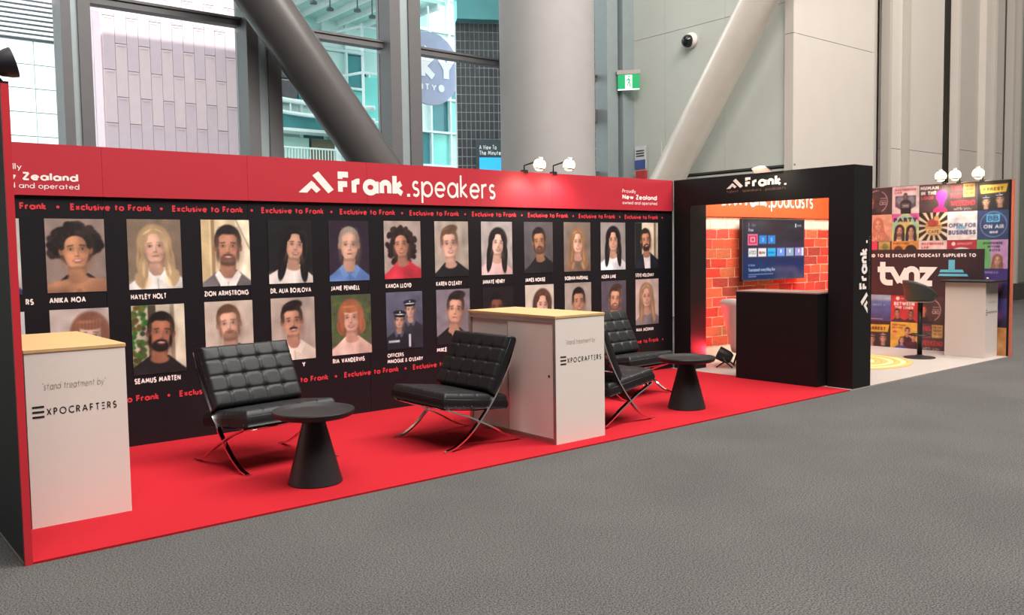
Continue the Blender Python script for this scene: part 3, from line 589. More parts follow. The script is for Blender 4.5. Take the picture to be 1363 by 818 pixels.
# info board at its foot
S = thing('display_board', 'dark information board with a blue screen above the red banner', 'sign', tuple(Mx @ Vector((1.2, -.2, 3.6))))
Mb = Mx.copy()
MB().box((.62, -.16, 2.9), (2.6, -.1, 5.35), Mb).build('board', mat('board_grey', (62,72,78), .5), S)
o_ = Mb @ Vector((.72, -.17, 0)); axd = (tuple(d), (0,0,1))
MB().box((.72, -.18, 3.8), (1.52, -.165, 4.75), Mb).build('screen', mat('blue_screen', (50,165,235), .3, emit=.9), S)
text('lettering', 'A View To', (o_.x, o_.y, 5.02), .6, .16, WL, S, ax=axd, w=.2); text('lettering', 'The Minute', (o_.x, o_.y, 4.83), .75, .16, WL, S, ax=axd, w=.2)
mb = MB()
for k in range(9): mb.box((1.8, -.18, 4.0+k*.12), (2.45, -.165, 4.05+k*.12), Mb)
mb.build('fine_print', mat('pale_green_ink', (190,215,200), .5), S)
# ================================================================== HALL FITTINGS
t = thing('exit_sign', 'green and white running man exit sign by the steel corner column', 'sign', (14.45, 9.3, 5.3))
Mx2 = Matrix.Rotation(math.radians(-50), 4, 'Z'); Mx2.translation = Vector((14.45, 9.3, 0))
MB().box((-.27, -.03, 5.62), (.27, .05, 5.72), Mx2).build('bracket', ALU, t); MB().box((-.25, -.02, 5.27), (.25, .02, 5.62), Mx2).build('sign_face', mat('exit_green', (0,150,90), .4, emit=.5), t)
mb = MB(); mb.box((-.08, -.026, 5.29), (.08, -.02, 5.60), Mx2); mb.box((-.25, -.026, 5.255), (.25, -.02, 5.285), Mx2); mb.build('white_field', mat('exit_white', (235,245,238), .4, emit=.6), t)
ex = tuple(Mx2.to_3x3() @ Vector((1,0,0))); og = Mx2 @ Vector((-.05, -.03, 5.33)); mb = MB()
for p in ([(.05,.2),(.06,.12),(.02,.02)], [(.06,.12),(.09,.06),(.08,.0)], [(.0,.14),(.05,.19),(.1,.13)]):
    vs, fs = thick(p, .022); place(mb, vs, fs, og, ex, (0,0,1))
place(mb, ar(.06, .235, .02, .02, 0, 360), [tuple(range(20))], og, ex, (0,0,1)); mb.build('running_figure', mat('exit_green', (0,150,90)), t)
t = thing('security_camera', 'black dome security camera on white base high on the grey wall', 'camera', (GX, 7.72, 6.1))
MB().lathe([(0,0),(.17,0),(.17,.06),(.13,.12),(0,.13)], (GX, 7.72, 6.14), 24, (-1,0,0)).build('base', WHITE, t, True)
MB().lathe([(.14,0),(.135,.06),(.1,.12),(.05,.15),(0,.16)], (GX-.1, 7.74, 6.12), 24, (-1,0,-.2)).build('dome', mat('dome_black', (26,28,30), .1), t, True)
t = thing('notice', 'small white and blue notice on the grey wall beside the pale brace', 'sign', (GX, 9.28, 3.3))
B((GX-.02, 9.09, 3.45), (GX, 9.42, 3.98)).build('notice_sheet', mat('notice_white', (210,210,214), .5), t); B((GX-.025, 9.09, 3.45), (GX-.018, 9.42, 3.66)).build('blue_band', mat('notice_blue', (70,90,150), .5), t)
mb = MB(); [mb.box((GX-.026, 9.13, 3.74+.06*k), (GX-.02, 9.38, 3.765+.06*k)) for k in range(3)]; mb.build('fine_print', INK, t)
tag(B((GX-.03, 8.6, 3.15), (GX, 8.98, 4.03)).build('access_panel', GWALL), 'flat grey access panel on the wall beside the notice', 'panel')
tag(B((GX-.08, 9.05, 3.1), (GX, 9.35, 3.4)).build('call_point', mat('alarm_red', (190,60,60), .5)), 'red alarm box below the white and blue notice', 'alarm')
# ================================================================== STAND FLOORS
tag(B((0, 0, 0), (7.95, DW, .012)).build('red_carpet', RED), 'bright red carpet covering the floor of the near stand', 'carpet')
tag(B((7.95, 0, 0), (12.14, DW, .012)).build('pale_flooring', PALE), 'pale cream floor covering of the far podcast stand', 'floor covering')
# ================================================================== BACK WALL
W = thing('display_wall', 'long black display wall with a red banner and rows of portraits', 'display wall', (4, DW, 0))
for i in range(8):
    a = max(-.13, -.13+1.2*i) if i else 0; b = min(-.13+1.2*(i+1), 7.99)
    if i > 6: break
    B((a+.0015, DW, 0), (b-.0015, DW+.045, 2.40)).build('wall_panel', BLACK, W)
B((0, DW+.02, 0), (7.99, DW+.05, 2.42)).build('frame', ALU, W)
for i in range(7):
    a = -.13+1.2*i if i else -.02; b = min(-.13+1.2*(i+1), 7.965)
    B((a+.001, DW-.022, 2.05), (b-.001, DW+.04, 2.443)).build('banner_panel', BANNER, W)
B((7.965, DW-.02, 2.05), (7.985, DW+.04, 2.443)).build('banner_end', ALU, W)
BZ = DW-.024
mb = MB(); mountain(mb, (2.75, BZ, 2.135), .36, .20, FY); tag(mb.build('logo', WHITEINK, W), 'white twin-peak emblem on the red banner')
text('lettering', 'Φrank', (3.155, BZ, 2.127), .735, .217, WHITEINK, W, w=.25, gap=.05)
text('lettering', '.', (3.925, BZ, 2.127), .035, .1, WHITEINK, W, w=.3)
text('lettering', 'speakers', (3.985, BZ, 2.127), 1.065, .24, WHITEINK, W, w=.115, gap=.11)
def nzoo(xx, zz, al='l'):
    ws = (.22, .39, .50) if al == 'r' else (.24, .63, .63)
    hs = (.04, .058, .038)
    text('lettering', 'Proudly', (xx, BZ, zz+.135), ws[0] if al == 'l' else .24, hs[0]*1.1, WHITEINK, W, w=.12)
    text('lettering', 'New Zealand', (xx, BZ, zz+.055), .63, .062, WHITEINK, W, w=.22, gap=.08)
    text('lettering', 'owned and operated', (xx, BZ, zz-.005), .635, .042, WHITEINK, W, w=.12)
nzoo(7.032, 2.125); nzoo(.262, 2.105)
for k in range(-1, 9):
    x0 = .83+.783*k
    for z in (1.94, .378):
        if x0 < 0: text('slogan_lettering', 'to Frank', (.155+x0+.6-.30, DW-.002, z), .30, .055, REDINK, W, w=.24, gap=.07)
        else: text('slogan_lettering', 'Exclusive to Frank', (x0, DW-.002, z), .615, .055, REDINK, W, w=.24, gap=.07)
        MB().lathe([(0,0),(.012,0)], (x0+.695, DW-.002, z+.024), 12, (0,-1,0)).build('dot', REDINK, W)
def greenery(c):
    for k in range(60): c.ell(rng.uniform(0, .3), rng.uniform(0, 1.3), .05, .05, (rng.uniform(40, 110), rng.uniform(70, 120), 40), 1, .5)
    c.rect(.3, 0, .45, 1.4, (70, 60, 45)); c.rect(.72, 0, .8, 1.4, (150, 135, 110)); c.rect(.8, 0, 1, 1.4, (225, 212, 186))
def windowbg(c): c.rect(.0, 0, .16, 1.4, (205, 178, 130)); c.rect(.2, 0, .27, 1.4, (160, 130, 90)); c.rect(.7, 0, 1, 1.4, (240, 226, 196)); c.seg((.72, 0), (1, .6), .012, (170, 150, 110))
def bush(c):
    for k in range(90): c.ell(rng.uniform(0, 1), rng.uniform(0, 1.3), .05, .05, (rng.uniform(50, 90), rng.uniform(70, 110), 50), 1, .5)
def darkleft(c): c.rect(0, 0, .3, 1.4, (24, 28, 24)); c.rect(.3, 0, .82, 1.4, (214, 196, 172)); c.rect(.82, 0, .9, 1.4, (120, 100, 80))
def officers(c):
    c.put(c.y*.6, (60, 62, 80), .6)
    person(c, .66, .42, .72, (206,160,140), (60,44,36), 'short', (44,48,62), cap=(30,34,52), collar=(90,96,116)); person(c, .34, .66, .72, (196,150,128), (40,30,28), 'short', (28,32,44), smile=0, cap=(24,28,44), collar=(80,86,110))
    c.rect(.05, 1.12, .35, 1.17, (190,196,210)); c.rect(.6, 1.0, .66, 1.3, (200,204,216))
top = [
 (dict(bg=(206,198,194), skin=(205,160,135), shirt=(60,50,110)), 'printed portrait mostly hidden by the left end panel'),
 (dict(bg=(150,128,118), cx=.52, cy=.52, s=1.0, skin=(206,142,104), hair=(34,26,26), style='curly', shirt=(20,20,24)), 'portrait of a smiling woman with dark curls and bare shoulders'),
 (dict(bg=(132,112,94), cx=.52, cy=.48, s=.92, skin=(222,172,146), hair=(184,152,112), style='wavy', shirt=(238,232,228), collar=(246,242,238), smile=0), 'portrait of a woman with long blonde hair and white shirt'),
 (dict(bg=(222,198,158), extra=windowbg, cx=.53, cy=.5, s=1.05, skin=(204,142,112), hair=(40,30,28), style='short', shirt=(236,226,220), jacket=(112,106,108), collar=(244,236,230), beard=1), 'portrait of a smiling man in a grey jacket'),
 (dict(bg=(24,22,26), cx=.56, cy=.48, s=.9, skin=(212,158,132), hair=(18,15,18), style='long', shirt=(232,220,212)), 'portrait of a woman with straight black hair and white top'),
 (dict(bg=(44,30,48), cx=.5, cy=.5, s=.98, skin=(216,166,142), hair=(150,134,122), style='grey', shirt=(86,122,186), collar=(104,140,200), smile=0), 'portrait of a grey-haired man in a blue polo shirt'),
 (dict(bg=(176,156,146), cx=.5, cy=.5, s=.86, skin=(198,134,108), hair=(36,24,24), style='bigcurl', shirt=(206,44,62)), 'portrait of a woman with big dark curls and red top'),
 (dict(bg=(170,156,144), cx=.47, cy=.5, s=.98, skin=(222,168,146), hair=(96,68,52), style='quiff', shirt=(26,26,30)), 'portrait of a smiling person with short swept hair and black top'),
 (dict(bg=(172,162,160), cx=.5, cy=.5, s=.86, skin=(226,176,156), hair=(26,20,22), style='long', shirt=(224,180,178)), 'portrait of a laughing woman with long black waves'),
 (dict(bg=(84,78,84), cx=.56, cy=.47, s=.9, skin=(176,122,92), hair=(26,20,20), style='short', shirt=(28,27,31), beard=1, smile=0), 'portrait of a man with tied dark hair and black shirt'),
 (dict(bg=(124,108,98), cx=.52, cy=.5, s=.86, skin=(220,164,138), hair=(140,102,70), style='wavy', shirt=(116,90,78)), 'portrait of a woman with long wavy light brown hair'),
 (dict(bg=(150,140,138), cx=.5, cy=.46, s=.86, skin=(214,158,130), hair=(24,18,20), style='long', shirt=(226,224,230)), 'portrait of a woman with long straight dark hair and pale blouse'),
 (dict(bg=(200,182,160), extra=darkleft, cx=.5, cy=.47, s=.84, skin=(196,130,98), hair=(40,28,24), style='short', shirt=(214,208,206), jacket=(26,30,42), beard=2), 'portrait of a bearded man in a dark jacket')]
bot = [
 (dict(bg=(206,204,206), skin=(205,160,135), shirt=(200,196,200)), 'lower printed portrait mostly hidden by the left end panel'),
 (dict(bg=(196,178,170), cx=.66, cy=.48, s=1.0, skin=(226,184,162), hair=(136,86,66), style='bob', shirt=(60,56,60), smile=0), 'portrait of a woman with a red-brown bob behind the left counter'),
 (dict(bg=(196,184,162), extra=greenery, cx=.5, cy=.5, s=.98, skin=(184,116,86), hair=(22,16,16), style='short', shirt=(30,28,31), beard=2), 'portrait of a man with full black beard and black shirt'),
 (dict(bg=(206,188,172), cx=.53, cy=.42, s=.95, skin=(216,164,138), hair=(96,66,46), style='short', shirt=(66,68,72), beard=1, smile=0), 'portrait of a man with short brown hair behind a chair'),
 (dict(bg=(182,164,152), cx=.5, cy=.46, s=.95, skin=(212,152,124), hair=(30,22,22), style='quiff', shirt=(232,216,200), collar=(240,226,212), beard=-1), 'portrait of a man with a dark moustache and cream shirt'),
 (dict(bg=(84,88,62), extra=bush, cx=.5, cy=.48, s=.92, skin=(228,170,146), hair=(166,96,62), style='bob', shirt=(226,186,172)), 'portrait of a woman with ginger hair and cream jumper'),
 (dict(bg=(92,94,116), extra=officers), 'portrait of two uniformed officers in peaked caps'),
 (dict(bg=(128,118,130), cx=.52, cy=.45, s=1.0, skin=(212,156,130), hair=(34,26,26), style='quiff', shirt=(22,22,26), vneck=True, smile=0), 'portrait of a man in a black v-neck shirt'),
 (dict(bg=(26,22,24), cx=.42, cy=.5, s=.95, skin=(120,72,54), hair=(16,12,14), style='short', shirt=(20,18,20)), 'dark portrait above the middle counter'),
 (dict(bg=(206,192,176), cx=.56, cy=.5, s=.95, skin=(224,170,148), hair=(86,54,42), style='long', shirt=(70,60,60)), 'portrait of a woman with brown hair above the middle counter'),
 (dict(bg=(168,154,144), cx=.52, cy=.48, s=.95, skin=(190,134,106), hair=(28,22,22), style='short', shirt=(34,30,34)), 'portrait of a man with cropped dark hair'),
 (dict(bg=(88,78,92), cx=.5, cy=.47, s=.92, skin=(214,152,122), hair=(66,42,32), style='quiff', shirt=(228,218,216), beard=1), 'portrait of a man with wavy brown hair and white top'),
 (dict(bg=(206,176,168), cx=.5, cy=.47, s=.9, skin=(224,166,142), hair=(160,124,92), style='long', shirt=(128,116,122)), 'portrait of a woman with long fair hair and grey top')]
for k in range(13):
    portrait(k, .038+.603*k, 1.872+.0022*k, top[k][0], W, top[k][1])
    portrait(k, .044+.603*k, 1.165+.002*k, bot[k][0], W, bot[k][1])
def nm(s, k, z, wd, h=.047, x0=None): text('name_lettering', s, ((.65+.603*(k-1)) if x0 is None else x0, DW-.003, z), wd, h, WHITEINK, W, w=.24, gap=.09)
for k, (s, wd) in enumerate((('ANIKA MOA', .262), ('HAYLEY HOLT', .285), ('ZION ARMSTRONG', .395), ('DR. ALIA BOJILOVA', .40), ('JAMIE PENNELL', .31), ('KANOA LLOYD', .30), ("KAREN O'LEARY", .33), ('JANAYE HENRY', .31), ('JAMES NOKISE', .30), ('SIOBHAN MARSHALL', .38), ('AZURA LANE', .25), ('STEVE HOLLOWAY', .34)), 1): nm(s, k, 1.218, wd)
nm('RS', 0, 1.214, .055, x0=.487)
nm('SEAMUS MARTEN', 2, .522, .375); nm('RIA VANDERVIS', 5, .522, .345); nm('OFFICERS', 6, .527, .19, .04); nm("MINOGUE & O'LEARY", 6, .468, .42, .04); nm('MIKE', 7, .53, .13, x0=4.26); nm('MAIA JACKMAN', 12, .53, .32, x0=7.29); nm('Y', 4, .525, .035, x0=2.745)
# ------------------------------------------------------------------ left end panel
t = thing('end_panel', 'tall dark end panel with a red front edge at far left', 'display wall', (-.018, 1.26, 0))
B((-.036, .02, .01), (-.004, DW+.05, 2.44)).build('panel', FINB, t)
B((-.037, -.004, 0), (-.001, .022, 2.44)).build('red_edge', FINR, t)
B((-.044, .02, 0), (-.034, DW, .012)).build('base_strip', ALU, t)
# ------------------------------------------------------------------ spot lamps on the stand
def lamp(loc, aim, label, on=True, group=None, e=20, arm=None, big=1., col=(1,.9,.74)):
    t = thing('spot_lamp', label, 'lamp', arm or loc, 0, group)
    L = Vector(loc); a = (Vector(aim)-L).normalized()
    if arm:
        A = Vector(arm); MB().tube([A, (A.x, A.y, L.z), L-a*.04], .009, 8).build('arm', BLKPL, t, True); B((A.x-.03, A.y-.03, A.z-.01), (A.x+.03, A.y+.03, A.z+.025)).build('clamp', BLKPL, t)
    MB().lathe([(0,-.07*big),(.03*big,-.07*big),(.038*big,-.02*big),(.055*big,.03*big),(.06*big,.06*big),(.055*big,.06*big),(.05*big,.035*big)], L, 24, a).build('housing', BLKPL if not on else ALU, t, True)
    MB().lathe([(0,.05*big),(.045*big,.045*big),(.052*big,.04*big)], L, 20, a).build('lens', BULB if on else mat('dark_glass', (40,42,46), .1), t, True)
    if on:
        MB().lathe([(.068*math.sin(q*PI/8)*big+1e-4, -.068*math.cos(q*PI/8)*big) for q in range(9)], L+a*.03+Vector((0,0,.015)), 20, (0,0,1)).build('bulb', BULB, t, True)
        l = bpy.data.lights.new('lamp_beam', 'SPOT'); l.energy = e; l.spot_size = math.radians(165); l.spot_blend = 1; l.shadow_soft_size = .09; l.color = col
        o = bpy.data.objects.new('lamp_beam', l); COL.objects.link(o); attach(o, t); o.location = L+a*.13-wloc(t); o.rotation_euler = a.to_track_quat('-Z', 'Y').to_euler()
    return t
lamp((5.484, 2.25, 2.515), (5.4, 2.55, 1.3), 'left of the two lit lamps above the red banner', arm=(5.484, DW, 2.44), e=18)
lamp((5.92, 2.25, 2.535), (5.9, 2.55, 1.3), 'right of the two lit lamps above the red banner', arm=(5.92, DW, 2.44), e=18)
for k, (y, nm_) in enumerate(((.909, 'leftmost lit lamp above the colourful poster wall'), (.709, 'middle lit lamp above the colourful poster wall'), (.393, 'rightmost lit lamp above the colourful poster wall'))):
    lamp((11.95, y, 2.56), (12.1, y, 1.2), nm_, arm=(12.10, y, 2.44), e=16, big=1.15)
# unlit lamp head on end panel
t = thing('flood_lamp', 'unlit dark grey lamp head clamped on top of the left end panel', 'lamp', (-.02, .06, 2.44))
L = Vector((-.035, .05, 2.535)); a = Vector((.95, -.1, .30)).normalized()
MB().lathe([(0,-.09),(.02,-.085),(.03,-.03),(.055,.0),(.072,.05),(.075,.075),(.0,.07)], L, 28, a).build('housing', mat('lamp_grey', (58,56,62), .5), t, True, True)
MB().tube([(-.02,.05,2.44),(-.05,.05,2.48),(-.075,.05,2.60),(-.10,.05,2.66)], .016, 10).build('arm', BLKPL, t, True); B((-.045,.02,2.43),(.003,.09,2.455)).build('clamp', BLKPL, t)

# ------------------------------------------------------------------ counters
def expo(parent, x0, x1, y, rel=(1.0)):
    s = (x1-x0)
    mb = MB()
    for z in (.652, .681, .710): mb.box((x0, y-.0015, z), (x0+.062, y, z+.011))
    tag(mb.build('logo', INK, parent), 'three stacked black bars forming a letter')
    text('lettering', 'XPOCRAFTΞRS', (x0+.074, y-.001, .662), s-.074, .042, INK, parent, w=.15, gap=.33)
    text('handwriting', '"stand treatment by"', (x0+.055, y-.001, .812), .345, .042, PENCIL, parent, w=.08, gap=.16, slant=.1)
def counter(x0, y0, label, doors=False):
    w_, d_, h_ = .55, 1.16, 1.05; x1 = x0+w_; y1 = y0+d_
    t = thing('counter', label, 'counter', (x0+w_/2, y0+d_/2, .012), group='white promotional counters')
    z0 = .012
    MB().bevbox((x0-.004, y0-.004, h_-.02), (x1+.004, y1+.004, h_), .002).build('worktop', WOOD, t)
    B((x0+.001, y0, z0), (x1, y0+.018, h_-.02)).build('end_panel', WHITE, t)
    B((x1-.018, y0+.018, z0), (x1, y1, h_-.02)).build('back_panel', WHITE, t)
    B((x0+.001, y1-.018, z0), (x1-.018, y1, h_-.02)).build('end_panel', WHITE, t)
    B((x0+.03, y0+.018, z0+.03), (x1-.018, y1-.018, z0+.05)).build('base', WHITE, t)
    if doors:
        for yy in (y0+.002, y1-.032): 
            mb = MB(); mb.box((x0-.001, yy, z0), (x0+.03, yy+.012, h_-.02)); mb.box((x0+.004, yy+.012, z0), (x0+.03, yy+.018, h_-.02)); mb.box((x0-.001, yy+.018, z0), (x0+.03, yy+.030, h_-.02)); mb.build('corner_post', ALU, t)
        for zz in (z0, h_-.06): 
            mb = MB(); mb.box((x0, y0+.032, zz), (x0+.03, y1-.032, zz+.016)); mb.box((x0+.004, y0+.032, zz+.016), (x0+.03, y1-.032, zz+.024)); mb.box((x0, y0+.032, zz+.024), (x0+.03, y1-.032, zz+.04)); mb.build('rail', ALU, t)
        ym = (y0+y1)/2+.03
        a = B((x0+.006, y0+.034, z0+.042), (x0+.018, ym, h_-.062)).build('door', WHITE, t); MB().lathe([(0,.004),(.010,.003),(.010,0)], (x0+.004, y0+.085, .56), 16, (-1,0,0)).build('keyhole', INK, a, True)
        B((x0+.0185, ym-.03, z0+.042), (x0+.03, y1-.034, h_-.062)).build('door', WHITE, t)
        B((x0+.005, ym-.004, z0+.042), (x0+.0185, ym+.004, h_-.062)).build('door_edge', ALU, t)
    else: B((x0+.001, y0+.018, z0), (x0+.018, y1-.018, h_-.02)).build('front_panel', WHITE, t)
    expo(t, x0+.03 if not doors else x0+.052, x0+.488 if not doors else x0+.512, y0)
    return t
counter(.114, .615, 'white counter with plywood top beside the left end panel')
counter(3.797, .172, 'white counter with sliding doors and plywood top between the armchairs', True)

# ------------------------------------------------------------------ lounge chairs
def spl(pts, n=6):
    out = []
    P = [pts[0]]+pts+[pts[-1]]
    for i in range(1, len(P)-2):
        for k in range(n):
            t = k/n; out.append(tuple(.5*((2*P[i][j])+(-P[i-1][j]+P[i+1][j])*t+(2*P[i-1][j]-5*P[i][j]+4*P[i+1][j]-P[i+2][j])*t*t+(-P[i-1][j]+3*P[i][j]-3*P[i+1][j]+P[i+2][j])*t**3) for j in range(len(P[i]))))
    out.append(tuple(pts[-1])); return out
def cushion(name, W_, L_, T_, nc, nr, M, parent):
    nx, ny = nc*14+1, nr*14+1; mb = MB(); vs = []
    def prof(e): e = min(1, max(0, e)); return math.sqrt(1-(1-e)**2)
    for j in range(ny):
        for i in range(nx):
            u = i/(nx-1); v = j/(ny-1); xx = (u-.5)*W_; yy = (v-.5)*L_
            e = min(W_/2-abs(xx), L_/2-abs(yy))
            z = T_*(.60+.40*prof(e/.03)) + .010*prof(e/.2)
            du = abs(u*nc-round(u*nc))*W_/nc; dv = abs(v*nr-round(v*nr))*L_/nr
            iu, iv = round(u*nc), round(v*nr)
            if 0 < iu < nc: z -= .007*math.exp(-(du/.007)**2)
            if 0 < iv < nr: z -= .007*math.exp(-(dv/.007)**2)
            if 0 < iu < nc and 0 < iv < nr: z -= .011*math.exp(-((du*du+dv*dv)/.020**2))
            vs.append((yy, xx, z))
    fs = [(j*nx+i, (j+1)*nx+i, (j+1)*nx+i+1, j*nx+i+1) for j in range(ny-1) for i in range(nx-1)]
    n0 = len(vs); ring = [i for i in range(nx)]+[j*nx+nx-1 for j in range(1, ny)]+[(ny-1)*nx+i for i in range(nx-2, -1, -1)]+[j*nx for j in range(ny-2, 0, -1)]
    for r in ring: x_, y_, z_ = vs[r]; vs.append((x_*1.012, y_*1.01, T_*.3))
    for r in ring: x_, y_, z_ = vs[r]; vs.append((x_*.985, y_*.985, .008))
    k = len(ring)
    for q in range(k): q2 = (q+1) % k; fs += [(ring[q], ring[q2], n0+q2, n0+q), (n0+q, n0+q2, n0+k+q2, n0+k+q)]
    fs.append(tuple(n0+k+q for q in range(k-1, -1, -1)))
    mb.add([M @ Vector(v) for v in vs], fs); o = mb.build(name, LEATHER, parent, True)
    pm = MB(); hx, hy = L_/2-.004, W_/2-.004
    pts = [(-hx+.02,-hy),(hx-.02,-hy),(hx,-hy+.02),(hx,hy-.02),(hx-.02,hy),(-hx+.02,hy),(-hx,hy-.02),(-hx,-hy+.02)]
    pm.tube([M @ Vector((a, b, T_*.62)) for a, b in pts], .0045, 6, closed=True); pm.build('piping', LEATHER2, o, True)
    for i in range(1, nc):
        for j in range(1, nr):
            MB().lathe([(0,.006),(.007,.004),(.010,0)], M @ Vector(((j/nr-.5)*L_, (i/nc-.5)*W_, T_-.016)), 10, M.to_3x3() @ Vector((0,0,1))).build('button', LEATHER2, o, True)
    return o
def make_chair(label):
    t = thing('lounge_chair', label, 'armchair', (0,0,0), 0, 'black tufted lounge chairs', local=True)
    A = spl([(.375,.008),(.29,.03),(.17,.10),(.055,.205),(-.06,.335),(-.17,.49),(-.265,.655),(-.335,.83)])
    Bc = spl([(-.375,.008),(-.29,.028),(-.19,.075),(-.07,.145),(.055,.205),(.16,.255),(.27,.295),(.37,.335)])
    for s in (-1, 1):
        y = s*.372; mb = MB()
        mb.bar([(a, y, b) for a, b in A], .034, .013); mb.bar([(a, y-s*.001, b) for a, b in Bc], .033, .0125)
        mb.box((.345, y-.02, 0), (.40, y+.02, .010)); mb.box((-.40, y-.02, 0), (-.345, y+.02, .010))
        mb.build('side_frame', CHROME, t, True, True)
    mb = MB()
    for (a, b) in (A[int(len(A)*.72)], Bc[-4], A[-3]): mb = MB(); mb.tube([(a, -.366, b), (a, .366, b)], .010, 8); mb.build('cross_bar', CHROME, t, True)
    # leather straps under seat and behind back
    for k in range(8):
        y = -.30+.086*k
        mb = MB(); mb.bar([(-.215, y, .270), (.05, y, .285), (.345, y, .325)], .03, .005); mb.build('seat_strap', LEATHER2, t)
    for k in range(9):
        q = A[int(len(A)*(.60+.042*k))]; mb = MB(); mb.box((q[0]-.014, -.368, q[1]-.014), (q[0]-.004, .368, q[1]+.014)); mb.build('back_strap', LEATHER2, t)
    for s in (-1, 1):
        mb = MB()
        for k in range(7):
            aa = -.16+.078*k; zz = .262+.055*(k/6) if k > 2 else .245+.01*k
            mb.lathe([(0,.003),(.004,.002),(.005,0)], (aa+.06, s*.382, zz+.045), 8, (0,s,0))
        tag(mb.build('rivets', mat('dark_steel', (90,88,88), .4, .6), t, True), kind='stuff')
    # cushions
    M1 = Matrix.Rotation(math.radians(-7), 4, 'Y'); M1.translation = Vector((.090, 0, .305)); cushion('seat_cushion', .76, .64, .12, 5, 4, M1, t)
    ang = math.radians(64); M2 = Matrix.Rotation(-ang, 4, 'Y'); 
    # local x -> up the back, local z -> forward
    X = Vector((-math.cos(ang), 0, math.sin(ang))); Z = Vector((math.sin(ang), 0, math.cos(ang))); Yv = Z.cross(X)
    M2 = Matrix((X, Yv, Z)).transposed().to_4x4(); M2.translation = Vector((-.240, 0, .612)); cushion('back_cushion', .76, .50, .105, 5, 4, M2, t)
    return t
ch0 = make_chair('black tufted leather lounge chair at left behind the nearest round table')
spots = [(1.862, 1.355, -83, None), (3.365, .925, 180, 'black tufted lounge chair facing left before the sliding door counter'),
         (6.02, 1.55, -85, 'rearmost black tufted lounge chair beside the far round table'), (4.79, .74, 4, 'black lounge chair partly hidden behind the middle white counter, facing right')]
for i, (xx, yy, rz, lb) in enumerate(spots):
    o = ch0 if i == 0 else copy_tree(ch0)
    o.location = (xx, yy, .012); o.rotation_euler = (0, 0, math.radians(rz))
    if lb: o['label'] = lb
# ------------------------------------------------------------------ round tables
def table(x0, y0, label):
    t = thing('side_table', label, 'table', (x0, y0, .012), group='black round side tables')
    MB().lathe([(0,.0),(.182,0),(.185,.006),(.16,.10),(.068,.455),(.0,.455)], (x0, y0, .012), 56).build('pedestal', TABLE, t, True, True)
    MB().lathe([(0,.455),(.24,.455),(.268,.466),(.276,.485),(.279,.496),(.275,.504),(.266,.502),(.250,.488),(.215,.480),(.0,.479)], (x0, y0, .012), 64).build('tabletop', TABLE, t, True, True)
table(1.825, .462, 'round black table with a cone base in front of the left chair')
table(5.84, .525, 'round black table with a cone base by the black booth')

# ================================================================== BOOTH ARCH
KX = 7.99; KX2 = 8.37
t = thing('booth_arch', 'black booth portal with a doorway and serving opening', 'booth', (8.18, 1.2, 0))
B((KX, 2.225, .0125), (KX+.315, DW-.026, 2.443)).build('left_pillar', KIOSKB, t)
B((KX, .30, 2.105), (KX+.05, 2.225, 2.443)).build('header', KIOSKB, t)
B((KX+.06, .30, 2.40), (KX2, 2.225, 2.443)).build('top_frame', KIOSKB, t)
B((KX, 0, .0125), (KX2, .30, 2.443)).build('right_pillar', KIOSKB, t)
B((KX-.003, .297, 2.105), (KX+.02, .303, 2.443)).build('panel_joint', BLKPL, t)
mb = MB(); mountain(mb, (KX-.002, 1.668, 2.283), .24, .115, FX); tag(mb.build('logo', WHITEINK, t), 'white twin-peak emblem on the booth header')
text('lettering', 'Φrank', (KX-.002, 1.396, 2.28), .50, .122, WHITEINK, t, FX, w=.25, gap=.05)
text('lettering', '.', (KX-.002, .862, 2.28), .03, .07, WHITEINK, t, FX, w=.3)
OI = mat('brown_ink', (120,84,66), .6)
text('lettering', 'talent . speakers . podcasts', (KX-.002, 1.668, 2.232), .83, .035, OI, t, FX, w=.12)
VA = ((0,0,1),(-1,0,0))
mb = MB(); mountain(mb, (8.29, -.002, .825), .235, .15, VA); tag(mb.build('logo', WHITEINK, t), 'white twin-peak emblem on the booth end, turned upright')
text('lettering', 'Φrank', (8.275, -.002, 1.095), .455, .165, WHITEINK, t, VA, w=.25, gap=.05)
text('lettering', '.', (8.275, -.002, 1.60), .03, .1, WHITEINK, t, VA, w=.3)
text('lettering', 'talent . speakers . podcasts', (8.33, -.002, .85), .83, .03, OI, t, VA, w=.12)
t = thing('booth_counter', 'plain black boxed counter filling the booth opening', 'counter', (8.0, .87, 0))
B((7.835, .335, .012), (8.27, 1.41, 1.045)).build('body', KIOSKB, t); MB().bevbox((7.835, .33, 1.045), (8.30, 1.415, 1.06), .002).build('worktop', mat('pale_ledge', (150,120,112), .5), t)
t = thing('flood_light', 'pale floodlight hung on top of the black booth header', 'lamp', (7.93, 1.06, 2.445))
MB().tube([(8.02, 1.06, 2.455), (7.90, 1.06, 2.50), (7.84, 1.06, 2.475)], .009, 8).build('arm', ALU, t, True)
Mf = Matrix.Translation((7.83, 1.06, 2.468)) @ Matrix.Rotation(math.radians(25), 4, 'Y')
MB().add([Mf @ Vector(v) for v in ((-.05,-.10,-.012),(.05,-.12,-.02),(.05,.12,-.02),(-.05,.10,-.012),(-.02,-.04,.032),(.03,-.04,.03),(.03,.04,.03),(-.02,.04,.032))], [(0,3,2,1),(4,5,6,7),(0,1,5,4),(1,2,6,5),(2,3,7,6),(3,0,4,7)]).build('housing', WHITE, t)
l = bpy.data.lights.new('lamp_beam', 'SPOT'); l.energy = 8; l.spot_size = math.radians(130); l.spot_blend = 1; l.shadow_soft_size = .04; l.color = (1,.93,.72)
o = bpy.data.objects.new('lamp_beam', l); COL.objects.link(o); o.parent = t; o.location = (-.38, .02, .02); o.rotation_euler = Vector((.5, 0, -.22)).to_track_quat('-Z', 'Y').to_euler()
